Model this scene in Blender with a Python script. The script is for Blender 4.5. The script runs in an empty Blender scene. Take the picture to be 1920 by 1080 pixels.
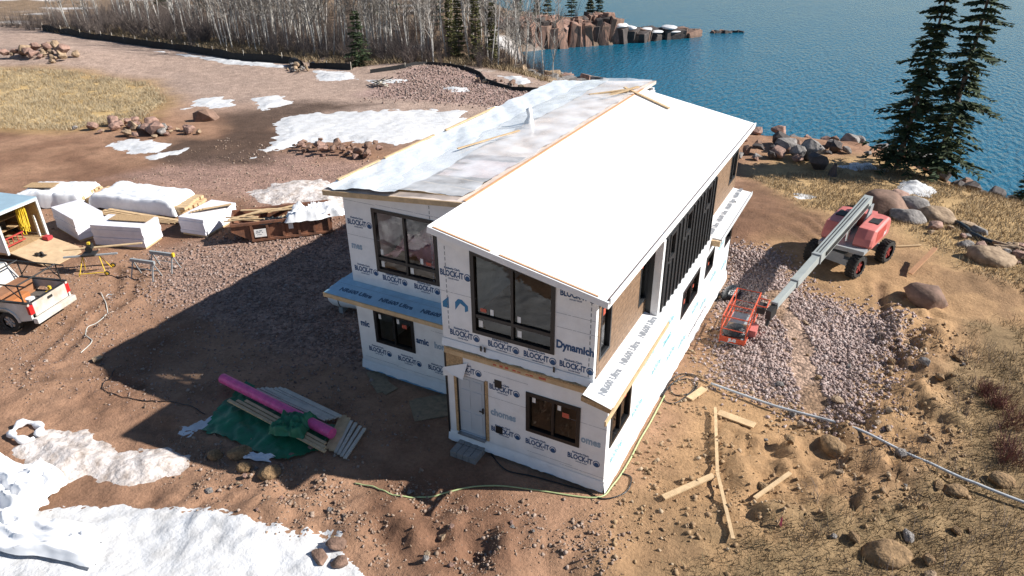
import bpy, bmesh, math, random
import numpy as np
from mathutils import Vector, Matrix, Quaternion, noise as mnoise

scene = bpy.context.scene
col = scene.collection
R = math.radians

# ------------------------------------------------------------------ camera, sky, sun, exposure
cam_d = bpy.data.cameras.new('camera'); cam = bpy.data.objects.new('camera', cam_d); col.objects.link(cam)
cam_d.sensor_width = 36.0; cam_d.lens = 36.0 * 1322.97 / 1920.0
cam_d.clip_start = 0.1; cam_d.clip_end = 6000
PITCH, ROLL, YAW = R(28.214), R(-0.642), R(-28.115)
fw = Vector((math.sin(YAW)*math.cos(PITCH), math.cos(YAW)*math.cos(PITCH), -math.sin(PITCH)))
rt = Vector((math.cos(YAW), -math.sin(YAW), 0)); up = rt.cross(fw)
rt2 = rt*math.cos(ROLL) + up*math.sin(ROLL); up2 = -rt*math.sin(ROLL) + up*math.cos(ROLL)
cam.matrix_world = Matrix(((rt2.x, up2.x, -fw.x, 4.611), (rt2.y, up2.y, -fw.y, -13.732), (rt2.z, up2.z, -fw.z, 14.023), (0, 0, 0, 1)))
scene.camera = cam

SUN = Vector((0.74, 0.352, 0.58)).normalized()
world = bpy.data.worlds.new('World'); scene.world = world; world.use_nodes = True
wn = world.node_tree.nodes; wl = world.node_tree.links
sky = wn.new('ShaderNodeTexSky'); sky.sky_type = 'NISHITA'; sky.sun_disc = False
sky.sun_elevation = math.asin(SUN.z); sky.sun_rotation = math.atan2(SUN.x, SUN.y)
sky.air_density = 1.0; sky.dust_density = 0.1; sky.ozone_density = 2.5
wn['Background'].inputs['Strength'].default_value = 0.055
wl.new(sky.outputs[0], wn['Background'].inputs['Color'])
sun_d = bpy.data.lights.new('sun', 'SUN'); sun_d.energy = 4.7; sun_d.angle = R(0.53); sun_d.color = (1.0, 0.95, 0.88)
sun = bpy.data.objects.new('sun', sun_d); col.objects.link(sun)
sun.rotation_mode = 'QUATERNION'; sun.rotation_quaternion = SUN.to_track_quat('Z', 'Y')
scene.view_settings.view_transform = 'Standard'; scene.view_settings.look = 'None'
scene.view_settings.gamma = 1.0; scene.view_settings.use_curve_mapping = False
scene.view_settings.exposure = 0.84

# ------------------------------------------------------------------ materials
MATS = {}
def mat(name, c, rough=.8, var=.12, scale=6., bump=0., bscale=None, metal=0., c2=None, spec=None, coat=0., detail=6):
    if name in MATS: return MATS[name]
    m = bpy.data.materials.new(name); m.use_nodes = True; MATS[name] = m
    n = m.node_tree.nodes; l = m.node_tree.links; b = n['Principled BSDF']
    b.inputs['Roughness'].default_value = rough; b.inputs['Metallic'].default_value = metal
    if spec is not None: b.inputs['Specular IOR Level'].default_value = spec
    if coat: b.inputs['Coat Weight'].default_value = coat
    tc = n.new('ShaderNodeTexCoord'); nz = n.new('ShaderNodeTexNoise')
    nz.inputs['Scale'].default_value = scale; nz.inputs['Detail'].default_value = detail; nz.inputs['Roughness'].default_value = .65
    l.new(tc.outputs['Object'], nz.inputs['Vector'])
    r = n.new('ShaderNodeValToRGB')
    lo = tuple(max(0, x*(1-var*1.6)) for x in c) if c2 is None else c2
    hi = tuple(min(1, x*(1+var)) for x in c)
    r.color_ramp.elements[0].position = .32; r.color_ramp.elements[0].color = (*lo, 1)
    r.color_ramp.elements[1].position = .68; r.color_ramp.elements[1].color = (*hi, 1)
    l.new(nz.outputs['Fac'], r.inputs['Fac']); l.new(r.outputs['Color'], b.inputs['Base Color'])
    if bump:
        nb = n.new('ShaderNodeTexNoise'); nb.inputs['Scale'].default_value = bscale or scale*3; nb.inputs['Detail'].default_value = 5
        l.new(tc.outputs['Object'], nb.inputs['Vector'])
        bp = n.new('ShaderNodeBump'); bp.inputs['Strength'].default_value = 1.0; bp.inputs['Distance'].default_value = bump
        l.new(nb.outputs['Fac'], bp.inputs['Height']); l.new(bp.outputs['Normal'], b.inputs['Normal'])
    return m

def glass_mat(name, tint=(.75, .8, .8), trans=.6):
    m = bpy.data.materials.new(name); m.use_nodes = True; MATS[name] = m
    n = m.node_tree.nodes; l = m.node_tree.links
    for x in list(n):
        if x.type != 'OUTPUT_MATERIAL': n.remove(x)
    out = [x for x in n if x.type == 'OUTPUT_MATERIAL'][0]
    tr = n.new('ShaderNodeBsdfTransparent'); tr.inputs[0].default_value = (*tint, 1)
    gl = n.new('ShaderNodeBsdfGlossy'); gl.inputs['Roughness'].default_value = .02
    fr = n.new('ShaderNodeFresnel'); fr.inputs['IOR'].default_value = 1.6
    mx = n.new('ShaderNodeMixShader'); l.new(fr.outputs[0], mx.inputs[0]); l.new(tr.outputs[0], mx.inputs[1]); l.new(gl.outputs[0], mx.inputs[2])
    l.new(mx.outputs[0], out.inputs[0]); return m

def film_mat(name, c, opac, rough=.25):
    m = bpy.data.materials.new(name); m.use_nodes = True; MATS[name] = m
    n = m.node_tree.nodes; l = m.node_tree.links
    b = n['Principled BSDF']; b.inputs['Base Color'].default_value = (*c, 1); b.inputs['Roughness'].default_value = rough
    tc = n.new('ShaderNodeTexCoord'); nz = n.new('ShaderNodeTexNoise'); nz.inputs['Scale'].default_value = 1.3; nz.inputs['Detail'].default_value = 5
    l.new(tc.outputs['Object'], nz.inputs['Vector'])
    mr = n.new('ShaderNodeMapRange'); mr.inputs['From Min'].default_value = .3; mr.inputs['From Max'].default_value = .7
    mr.inputs['To Min'].default_value = opac*.6; mr.inputs['To Max'].default_value = min(1, opac*1.4)
    l.new(nz.outputs['Fac'], mr.inputs['Value']); l.new(mr.outputs[0], b.inputs['Alpha'])
    return m

# ------------------------------------------------------------------ mesh helpers
class MB:
    def __init__(s): s.v = []; s.f = []
    def add(s, vs, fs):
        o = len(s.v); s.v += [tuple(x) for x in vs]; s.f += [tuple(i+o for i in q) for q in fs]; return s
    def box(s, x0, x1, y0, y1, z0, z1):
        return s.add([(x0,y0,z0),(x1,y0,z0),(x1,y1,z0),(x0,y1,z0),(x0,y0,z1),(x1,y0,z1),(x1,y1,z1),(x0,y1,z1)],
                     [(0,3,2,1),(4,5,6,7),(0,1,5,4),(1,2,6,5),(2,3,7,6),(3,0,4,7)])
    def obox(s, c, ax, ay, az, hx, hy, hz):
        c = Vector(c); ax = Vector(ax).normalized()*hx; ay = Vector(ay).normalized()*hy; az = Vector(az).normalized()*hz
        vs = [c+i*ax+j*ay+k*az for k in (-1,1) for i,j in ((-1,-1),(1,-1),(1,1),(-1,1))]
        return s.add(vs, [(0,3,2,1),(4,5,6,7),(0,1,5,4),(1,2,6,5),(2,3,7,6),(3,0,4,7)])
    def beam(s, a, b, w, h, upv=(0,0,1)):
        a = Vector(a); b = Vector(b); d = b-a; L = d.length; d.normalize(); u = Vector(upv)
        if abs(d.dot(u)) > .98: u = Vector((0,1,0))
        sd = d.cross(u).normalized(); u2 = sd.cross(d)
        return s.obox((a+b)/2, d, sd, u2, L/2, w/2, h/2)
    def tube(s, pts, r, n=6, cap=True):
        pts = [Vector(p) for p in pts]; k = len(pts)
        rs = r if isinstance(r, (list, tuple)) else [r]*k
        o = len(s.v); prev = None
        for i, p in enumerate(pts):
            d = (pts[min(i+1,k-1)]-pts[max(i-1,0)]);
            if d.length < 1e-9: d = Vector((0,0,1))
            d.normalize()
            if prev is None:
                u = Vector((0,0,1)) if abs(d.z) < .9 else Vector((1,0,0)); a = d.cross(u).normalized()
            else:
                a = (prev - d*prev.dot(d));
                a = a.normalized() if a.length > 1e-6 else d.orthogonal().normalized()
            prev = a; b = d.cross(a)
            for j in range(n):
                t = 2*math.pi*j/n; s.v.append(tuple(p + (a*math.cos(t)+b*math.sin(t))*rs[i]))
        for i in range(k-1):
            for j in range(n):
                j2 = (j+1) % n; s.f.append((o+i*n+j, o+i*n+j2, o+(i+1)*n+j2, o+(i+1)*n+j))
        if cap: s.f.append(tuple(o+j for j in range(n))[::-1]); s.f.append(tuple(o+(k-1)*n+j for j in range(n)))
        return s
    def cyl(s, a, b, r, n=16): return s.tube([a, b], r, n)
    def prism(s, poly, axis_o, ax, ay, ext):      # 2D polygon extruded
        o = Vector(axis_o); ax = Vector(ax); ay = Vector(ay); e = Vector(ext); n = len(poly)
        vs = [o+ax*p[0]+ay*p[1] for p in poly]+[o+ax*p[0]+ay*p[1]+e for p in poly]
        return s.add(vs, [tuple(range(n))[::-1], tuple(range(n, 2*n))]+[(i, (i+1) % n, n+(i+1) % n, n+i) for i in range(n)])
    def build(s, name, m, parent=None, smooth=False, bevel=0., fix=True):
        me = bpy.data.meshes.new(name); me.from_pydata(s.v, [], s.f)
        if fix:
            bm = bmesh.new(); bm.from_mesh(me); bmesh.ops.recalc_face_normals(bm, faces=bm.faces)
            if bevel: bmesh.ops.bevel(bm, geom=list(bm.edges), offset=bevel, segments=2, profile=.7, affect='EDGES', clamp_overlap=True)
            bm.to_mesh(me); bm.free()
        if smooth: me.polygons.foreach_set('use_smooth', [True]*len(me.polygons))
        return link(name, me, m, parent)

def link(name, me, m, parent=None):
    if m is not None and not me.materials: me.materials.append(m)
    o = bpy.data.objects.new(name, me); col.objects.link(o)
    if parent is not None: o.parent = parent
    return o
def tag(o, label, cat, group=None, kind=None):
    o['label'] = label; o['category'] = cat
    if group: o['group'] = group
    if kind: o['kind'] = kind
    return o
def thing(name, label, cat, loc=(0,0,0), rz=0., group=None):
    o = bpy.data.objects.new(name, None); col.objects.link(o); o.empty_display_size = .2
    o.location = loc; o.rotation_euler = (0, 0, rz); return tag(o, label, cat, group)
def struct(o): o['kind'] = 'structure'; return o

# ------------------------------------------------------------------ noise on numpy arrays
def vnoise(x, y, seed=0):
    x = np.asarray(x, float); y = np.asarray(y, float)
    ix = np.floor(x).astype(np.int64); iy = np.floor(y).astype(np.int64); fx = x-ix; fy = y-iy
    fx = fx*fx*(3-2*fx); fy = fy*fy*(3-2*fy)
    def h(a, b):
        k = (a*374761393 + b*668265263 + seed*974711) & 0xffffffff
        k = ((k ^ (k >> 13))*1274126177) & 0xffffffff; k = (k ^ (k >> 16)) & 0xffffff
        return k/float(0xffffff)
    return (h(ix,iy)*(1-fx)+h(ix+1,iy)*fx)*(1-fy)+(h(ix,iy+1)*(1-fx)+h(ix+1,iy+1)*fx)*fy
def fbm(x, y, seed=0, oct=4):
    t = 0.; a = .5; s = 0.
    for i in range(oct): t = t+a*vnoise(x*2**i+17.3*i, y*2**i-9.1*i, seed+i); s += a; a *= .5
    return t/s*2-1
def sst(a, b, x): t = np.clip((np.asarray(x, float)-a)/(b-a), 0, 1); return t*t*(3-2*t)
def poly_sd(x, y, poly):
    x = np.asarray(x, float); y = np.asarray(y, float); d = np.full(x.shape, 1e18); ins = np.zeros(x.shape, bool)
    n = len(poly)
    for i in range(n):
        ax, ay = poly[i]; bx, by = poly[(i+1) % n]; ex = bx-ax; ey = by-ay
        t = np.clip(((x-ax)*ex+(y-ay)*ey)/(ex*ex+ey*ey+1e-12), 0, 1)
        d = np.minimum(d, (x-ax-t*ex)**2+(y-ay-t*ey)**2)
        c = (ay > y) != (by > y)
        ins ^= c & (x < (bx-ax)*(y-ay)/((by-ay) if by != ay else 1e-12)+ax)
    d = np.sqrt(d); return np.where(ins, d, -d)
def line_d(x, y, pts):
    d = np.full(np.shape(x), 1e18)
    for (ax, ay), (bx, by) in zip(pts[:-1], pts[1:]):
        ex = bx-ax; ey = by-ay; t = np.clip(((x-ax)*ex+(y-ay)*ey)/(ex*ex+ey*ey+1e-12), 0, 1)
        d = np.minimum(d, (x-ax-t*ex)**2+(y-ay-t*ey)**2)
    return np.sqrt(d)

# ------------------------------------------------------------------ terrain
WATER_Z = -3.0
LAND = [(120,10),(60,27),(30,35.5),(18,38.8),(14.98,40.07),(12.99,41.04),(11.26,44),(8.93,46.9),(4.35,49.4),(-1.35,49.2),(-5.8,48.5),(-15.6,50),
        (-24,55.6),(-29.5,59.6),(-33.8,64.2),(-38,70.5),(-41.7,74.4),(-38.5,78.1),(-31.8,86),(-31.4,88.5),(-33.5,90.5),
        (-37,92),(-44,90),(-52,93),(-64,108),(-78,124),(-110,170),(-180,260),(-400,300),(-400,-120),(120,-120)]
HOUSE_RECTS = [(-5.0,.15,-.1,15.2),(-9.8,-4.8,1.6,18.2)]
ZONE_CLOD = [(4.2,.8),(7.6,3),(8.8,8),(8.5,13),(7.2,15.5),(6.5,13.2),(6.5,9.5),(5.9,6),(4.4,4.6),(2.6,4.2),(2.4,1.6)]
ZONE_LIFT = [(-.37,17.1),(1.3,17.3),(3.1,14.2),(6.2,13.6),(6.6,11.9),(5.8,8.6),(5.8,6.4),(4.8,6.4),(2.5,6.8),(1.4,7.4),(1.2,10.2),(.2,13.4)]
RUTS = [[(-19.6,-2.9),(-20.3,-1.74),(-21.2,0),(-21.4,1.4),(-23.5,3.4)],[(-20.4,-3.2),(-21,-2.1),(-22,-.4),(-22.5,1.6),(-24.4,3)],
        [(-.6,24.7),(2.3,23.5),(3.6,21.1)],[(-.7,22.4),(1.6,20.9),(3,19.5)],[(-.4,23.6),(2,22.4),(3.4,20.4)],[(5.9,16.5),(6.3,13),(6.9,10)],[(-19,-4),(-17.5,-2.7),(-15.6,-2.5)]]
def H(x, y):
    x = np.asarray(x, float); y = np.asarray(y, float)
    near = 1-sst(25, 60, np.hypot(x+3, y-4))
    h = .16*fbm(x/5., y/5., 3) + near*(.045*fbm(x/.5, y/.5, 11, 4)) + .5*fbm(x/28., y/28., 5)*sst(18, 45, np.hypot(x+4, y-6))
    h = h - 1.0*sst(19, 37, y)*sst(-14, -4, x)
    clod = sst(-1.2, .6, poly_sd(x, y, ZONE_CLOD)+.7*fbm(x/1.5, y/1.5, 21))
    h = h + near*clod*(.6*np.abs(fbm(x/1.1, y/1.1, 31, 4))+.26*np.abs(fbm(x/.42, y/.42, 37, 3)))
    rough = sst(-.2, .5, fbm(x/3.2, y/3.2, 33))*sst(.6, 2.2, np.maximum(x, -1.2-y))*(1-sst(22, 30, y))
    h = h + near*rough*(.20*np.abs(fbm(x/.8, y/.8, 35, 3))+.05*fbm(x/.3, y/.3, 36, 2))
    berm = np.exp(-((y+4.0-.28*(x+5))/1.3)**2)*sst(-13, -9, x)*(1-sst(-1, 3, x))
    h = h + berm*(.22+.5*fbm(x/1.2, y/1.2, 41, 3)+.16*np.abs(fbm(x/.4, y/.4, 43, 2)))
    h = h + .1*sst(-.3, .8, poly_sd(x, y, ZONE_LIFT))
    h = h + 1.1*np.exp(-(((x+79)/8)**2+((y-35)/4)**2)) + .4*np.exp(-(((x+36)/5)**2+((y-45.5)/2.2)**2))
    for rp in RUTS:
        d = line_d(x, y, rp); h = h - .09*np.exp(-(d/.16)**2) + .05*np.exp(-((d-.32)/.14)**2)
    for (x0, x1, y0, y1) in HOUSE_RECTS:
        d = np.hypot(np.maximum(np.maximum(x0-x, x-x1), 0), np.maximum(np.maximum(y0-y, y-y1), 0))
        k = 1-sst(.2, 2.2, d); h = h*(1-k) + (-.03-.3*sst(4, 15, y))*k
    sd = poly_sd(x, y, LAND) + .8*fbm(x/4., y/4., 51)
    W = 9-7.6*sst(62, 74, y)
    s = sst(-1.0, 1, sd/W) if False else np.clip((sd+.8)/(W+.8), 0, 1); s = s*s*(3-2*s)
    return -3.8*(1-s) + h*s
def hz(x, y): return float(H(np.array([x]), np.array([y]))[0])

def axis(lo, c0, c1, hi, st, g):
    a = list(np.arange(c0, c1, st)); v = c1; s = st
    while v < hi: a.append(v); s *= 1+g; v += s
    a.append(hi); v = c0; s = st; b = []
    while v > lo: s *= 1+g; v -= s; b.append(max(v, lo))
    return np.array(b[::-1]+a)
gx = axis(-380, -17, 11.5, 110, .13, .027); gy = axis(-60, -7, 14, 290, .13, .027)
GX, GY = np.meshgrid(gx, gy); GZ = H(GX, GY)
nx, ny = len(gx), len(gy)
def grid_mesh(name, X, Y, Z):
    n, k = X.shape; me = bpy.data.meshes.new(name)
    me.vertices.add(n*k); me.vertices.foreach_set('co', np.stack([X, Y, Z], -1).astype(np.float32).ravel())
    i = np.arange(n*k).reshape(n, k); q = np.stack([i[:-1,:-1], i[:-1,1:], i[1:,1:], i[1:,:-1]], -1).reshape(-1, 4)
    me.loops.add(q.size); me.loops.foreach_set('vertex_index', q.ravel().astype(np.int32))
    me.polygons.add(len(q)); me.polygons.foreach_set('loop_start', (np.arange(len(q))*4).astype(np.int32))
    me.polygons.foreach_set('use_smooth', np.ones(len(q), bool)); me.update(calc_edges=True); me.validate(); return me
gm = grid_mesh('ground', GX, GY, GZ)

# ground colours by soil type (each soil keeps its own colour)
def lerp(a, b, t): return a*(1-t[..., None]) + np.array(b)*t[..., None]
wx = GX+.9*fbm(GX/2.2, GY/2.2, 61)+.25*fbm(GX/.5, GY/.5, 62); wy = GY+.9*fbm(GX/2.2, GY/2.2, 63)+.25*fbm(GX/.5, GY/.5, 64)
dist0 = np.hypot(GX-4.6, GY+13.7)
C = np.zeros(GX.shape+(3,)); C[:] = (.225,.132,.084)
t = sst(-.3, .35, fbm(wx/3.5, wy/3.5, 71)); C = lerp(C, (.115,.060,.037), t*.75)
C = lerp(C, (.265,.165,.085), sst(-1.5, 1.5, wx-.5)*sst(34, 30, wy)*.9)                      # ochre dirt right of the house
far = sst(21, 30, wy)*sst(-14, -18, wx); C = lerp(C, (.265,.200,.165), far*.85)           # pinkish far plain
def zone(poly, c, soft=.6, amt=1., sc=1.):
    global C
    m = sst(-soft, soft, poly_sd(GX+(wx-GX)*sc, GY+(wy-GY)*sc, poly))*amt; C = lerp(C, c, m); return m
GRASS_L = [(-82,26),(-69,30.4),(-58.7,31),(-49.9,26),(-46,20.6),(-49.3,16.6),(-56,14.5),(-90,12)]
zone(GRASS_L, (.36,.25,.115), 1.5, 1, 2)
C = lerp(C, (.20,.125,.06), sst(-2.5, 0, poly_sd(wx, wy, GRASS_L))*sst(3.2, 0, poly_sd(wx, wy, GRASS_L))*.6)
yard = zone([(-24,4.6),(-21.5,10),(-17,13.5),(-9.5,12),(-9.3,2.4),(-12,1.2),(-16.5,1.9),(-20.5,2.2)], (.20,.135,.108), 1.2, .8, 1.5)
yard2 = zone([(-36,10.5),(-33,19),(-22,20),(-18,14),(-27,11.5)], (.215,.140,.115), 1.5, .8, 1.5)
lift = zone(ZONE_LIFT, (.225,.16,.125), .8, .9)
pad = zone([(-38,44.6),(-35.5,48.6),(-30.5,46.8),(-27.5,43.5),(-23,42),(-20,36),(-36,34)], (.24,.165,.145), 1.0, .9)
mud = zone([(-42,24),(-37.5,32),(-33,31.5),(-36,26),(-31.5,21.5),(-29,16.5),(-35.5,13.8),(-40,17.5),(-36,20)], (.055,.036,.027), 1.2, .9, 1.6)
zone([(-2.5,30),(1.6,24),(6.7,24.2),(9,20),(16,16),(25,25),(20,36),(8,40),(-2,36)], (.30,.205,.10), 1.5, .85, 1.5)
tri = fbm(wx/1.6, wy/1.6, 81); zone([(-2.5,30),(1.6,25),(4.2,22),(2.6,19),(-1.2,20.5),(-2.5,26)], (.12,.066,.040), .9, .8, 1)
GRASS_BR = [(16,19),(9.3,14.5),(8.7,10.6),(8.6,6),(7.4,4),(5.4,1.8),(3.8,.2),(2.4,-1.9),(0,-4.5),(14,-8),(26,0)]
tr_ = sst(.0, .3, fbm(wx/1.8, wy/1.8, 87))*sst(.5, 2, wx)*sst(24, 18, wy); C = lerp(C, (.15,.092,.052), tr_*.6)
br = zone(GRASS_BR, (.175,.122,.066), .9, .9, 1.6)
forest = sst(0, 5, wy-(46.5+.035*(wx+44)+np.where(GX < -62, 1.5, 0)))*sst(-18, -24, wx); C = lerp(C, (.145,.10,.062), forest*.9)
C = lerp(C, (.5,.5,.5), forest*sst(.3, .5, fbm(wx/5, wy/3, 91))*.8)
C = lerp(C, (.10,.075,.06), sst(4.5, 1.0, poly_sd(GX, GY, LAND))*sst(-8, 0, poly_sd(GX, GY, LAND)+6)*.7)
for rp in RUTS: C = lerp(C, (.095,.055,.036), np.exp(-(line_d(GX, GY, rp)/.22)**2)*.55)
at = gm.color_attributes.new('soil', 'FLOAT_COLOR', 'POINT')
at.data.foreach_set('color', np.concatenate([C, np.ones(C.shape[:2]+(1,))], -1).astype(np.float32).ravel())
grav = np.clip(np.maximum.reduce([yard, lift*1.2, pad, yard2*.7, far*.5]), 0, 1)
ag = gm.attributes.new('gravel', 'FLOAT', 'POINT'); ag.data.foreach_set('value', grav.astype(np.float32).ravel())

m = bpy.data.materials.new('ground_soil'); m.use_nodes = True; n = m.node_tree.nodes; l = m.node_tree.links; b = n['Principled BSDF']
b.inputs['Roughness'].default_value = .95; b.inputs['Specular IOR Level'].default_value = .2
A = n.new('ShaderNodeAttribute'); A.attribute_name = 'soil'; Gv = n.new('ShaderNodeAttribute'); Gv.attribute_name = 'gravel'
tc = n.new('ShaderNodeTexCoord')
def nnoise(sc, det, ro=.6):
    q = n.new('ShaderNodeTexNoise'); q.inputs['Scale'].default_value = sc; q.inputs['Detail'].default_value = det; q.inputs['Roughness'].default_value = ro
    l.new(tc.outputs['Object'], q.inputs['Vector']); return q
def mth(op, a, b_):
    q = n.new('ShaderNodeMath'); q.operation = op
    for i, s in enumerate((a, b_)):
        if isinstance(s, (int, float)): q.inputs[i].default_value = s
        else: l.new(s, q.inputs[i])
    return q.outputs[0]
n1 = nnoise(.9, 10, .72); n2 = nnoise(9, 6, .7)
vo = n.new('ShaderNodeTexVoronoi'); vo.inputs['Scale'].default_value = 9; l.new(tc.outputs['Object'], vo.inputs['Vector'])
vs = n.new('ShaderNodeSeparateColor'); l.new(vo.outputs['Color'], vs.inputs[0])
f1 = mth('ADD', mth('MULTIPLY', n1.outputs[0], 1.5), .25); f2 = mth('ADD', mth('MULTIPLY', n2.outputs[0], .9), .55)
st = mth('ADD', mth('MULTIPLY', mth('SUBTRACT', vs.outputs[0], .5), mth('MULTIPLY', Gv.outputs['Fac'], 1.0)), 1.0)
tot = mth('MULTIPLY', mth('MULTIPLY', mth('MULTIPLY', f1, f2), st), 1.42)
vm = n.new('ShaderNodeVectorMath'); vm.operation = 'SCALE'; l.new(A.outputs['Color'], vm.inputs[0]); l.new(tot, vm.inputs['Scale'])
l.new(vm.outputs[0], b.inputs['Base Color'])
bp = n.new('ShaderNodeBump'); bp.inputs['Distance'].default_value = .13; bp.inputs['Strength'].default_value = .9
hsum = mth('ADD', mth('ADD', mth('MULTIPLY', n1.outputs[0], .5), mth('MULTIPLY', n2.outputs[0], .5)), mth('MULTIPLY', mth('MULTIPLY', vo.outputs['Distance'], Gv.outputs['Fac']), -.5))
l.new(hsum, bp.inputs['Height']); l.new(bp.outputs['Normal'], b.inputs['Normal'])
SOIL = m
struct(link('ground', gm, SOIL))

# ------------------------------------------------------------------ water
m = bpy.data.materials.new('lake_water'); m.use_nodes = True; n = m.node_tree.nodes; l = m.node_tree.links; b = n['Principled BSDF']
b.inputs['Base Color'].default_value = (.005,.100,.170,1); b.inputs['Roughness'].default_value = .12; b.inputs['IOR'].default_value = 1.333
tc = n.new('ShaderNodeTexCoord'); mp = n.new('ShaderNodeMapping'); mp.inputs['Rotation'].default_value[2] = R(35); mp.inputs['Scale'].default_value = (1,.38,1)
l.new(tc.outputs['Object'], mp.inputs['Vector'])
def wn_(sc, det):
    q = n.new('ShaderNodeTexNoise'); q.inputs['Scale'].default_value = sc; q.inputs['Detail'].default_value = det; l.new(mp.outputs[0], q.inputs['Vector']); return q
w1 = wn_(2.6, 6); w2 = wn_(.12, 3)
sm = n.new('ShaderNodeMath'); sm.operation = 'MULTIPLY_ADD'; sm.inputs[1].default_value = 1.5; l.new(w2.outputs[0], sm.inputs[0]); l.new(w1.outputs[0], sm.inputs[2])
bp = n.new('ShaderNodeBump'); bp.inputs['Distance'].default_value = .26; bp.inputs['Strength'].default_value = .8; l.new(sm.outputs[0], bp.inputs['Height']); l.new(bp.outputs['Normal'], b.inputs['Normal'])
wm = MB().add([(-1500,-200,WATER_Z),(1800,-200,WATER_Z),(1800,3000,WATER_Z),(-1500,3000,WATER_Z)], [(0,1,2,3)])
struct(wm.build('water', m))

# ------------------------------------------------------------------ the house
WRAP = mat('house_wrap', (.80,.81,.82), .45, .05, 2.2, .03, 3)
WRAPSHEET = mat('wrap_sheet', (.80,.81,.82), .4, .04, 3, .03, 4)
ROOFW = mat('roof_membrane', (.84,.84,.84), .5, .025, 1.2, .01, 3)
BLACK = mat('black_frame', (.012,.012,.013), .4, .2, 4)
WOOD = mat('new_lumber', (.56,.40,.23), .7, .14, 5, .004, 30)
OSB = mat('osb_sheathing', (.44,.29,.15), .75, .28, 22, .004, 40)
SIDING = mat('wood_siding', (.215,.135,.082), .6, .22, 7)
DARK = mat('charcoal_metal', (.022,.024,.027), .45, .15, 3)
BLUEINK = mat('blue_ink', (.018,.075,.19), .6, .1, 4)
PALEINK = mat('pale_blue_ink', (.30,.40,.50), .6, .1, 4)
GREYINK = mat('grey_ink', (.24,.26,.29), .6, .1, 4)
TEALINK = mat('teal_ink', (.22,.50,.58), .6, .1, 4)
FOAMBLUE = mat('blue_foam_board', (.22,.46,.66), .6, .1, 3)
DRYWALL = mat('drywall', (.72,.68,.62), .9, .08, 2)
FLOORW = mat('subfloor', (.35,.26,.16), .8, .15, 4)
RED = mat('red_sticker', (.50,.10,.06), .5, .1, 8)
STICK = mat('white_sticker', (.8,.8,.78), .5, .05, 8)
GLASS = glass_mat('window_glass')
PINK = mat('pink_insulation', (.80,.46,.54), .9, .18, 3, .03, 8)

house = thing('house', 'two storey house under construction clad in printed white wrap with white roof', 'house')

def wall(name, o, u, nrm, L, zb, ztop, holes, m, th=.16, parent=house):
    """wall of columns around its openings; o origin, u along, nrm outward; holes (u0,u1,z0,z1a,z1b)"""
    o = Vector(o); u = Vector(u); nn = Vector(nrm); mb = MB()
    cuts = sorted(set([0, L]+[h[0] for h in holes]+[h[1] for h in holes]))
    for a, b_ in zip(cuts[:-1], cuts[1:]):
        hs = sorted([h for h in holes if h[0] <= a+1e-6 and h[1] >= b_-1e-6], key=lambda h: h[2])
        def ht(h, t): k = (t-h[0])/(h[1]-h[0]); return h[3]*(1-k)+h[4]*k
        segs = []; ca, cb = zb, zb
        for h in hs: segs.append((ca, cb, h[2], h[2])); ca, cb = ht(h, a), ht(h, b_)
        segs.append((ca, cb, ztop(a), ztop(b_)))
        for (p0, p1, q0, q1) in segs:
            P = [o+u*a+Vector((0,0,p0)), o+u*b_+Vector((0,0,p1)), o+u*b_+Vector((0,0,q1)), o+u*a+Vector((0,0,q0))]
            mb.add(P+[x-nn*th for x in P], [(0,1,2,3),(7,6,5,4),(0,4,5,1),(2,6,7,3),(0,3,7,4),(1,5,6,2)])
    return mb.build(name, m, parent, fix=True)

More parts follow.
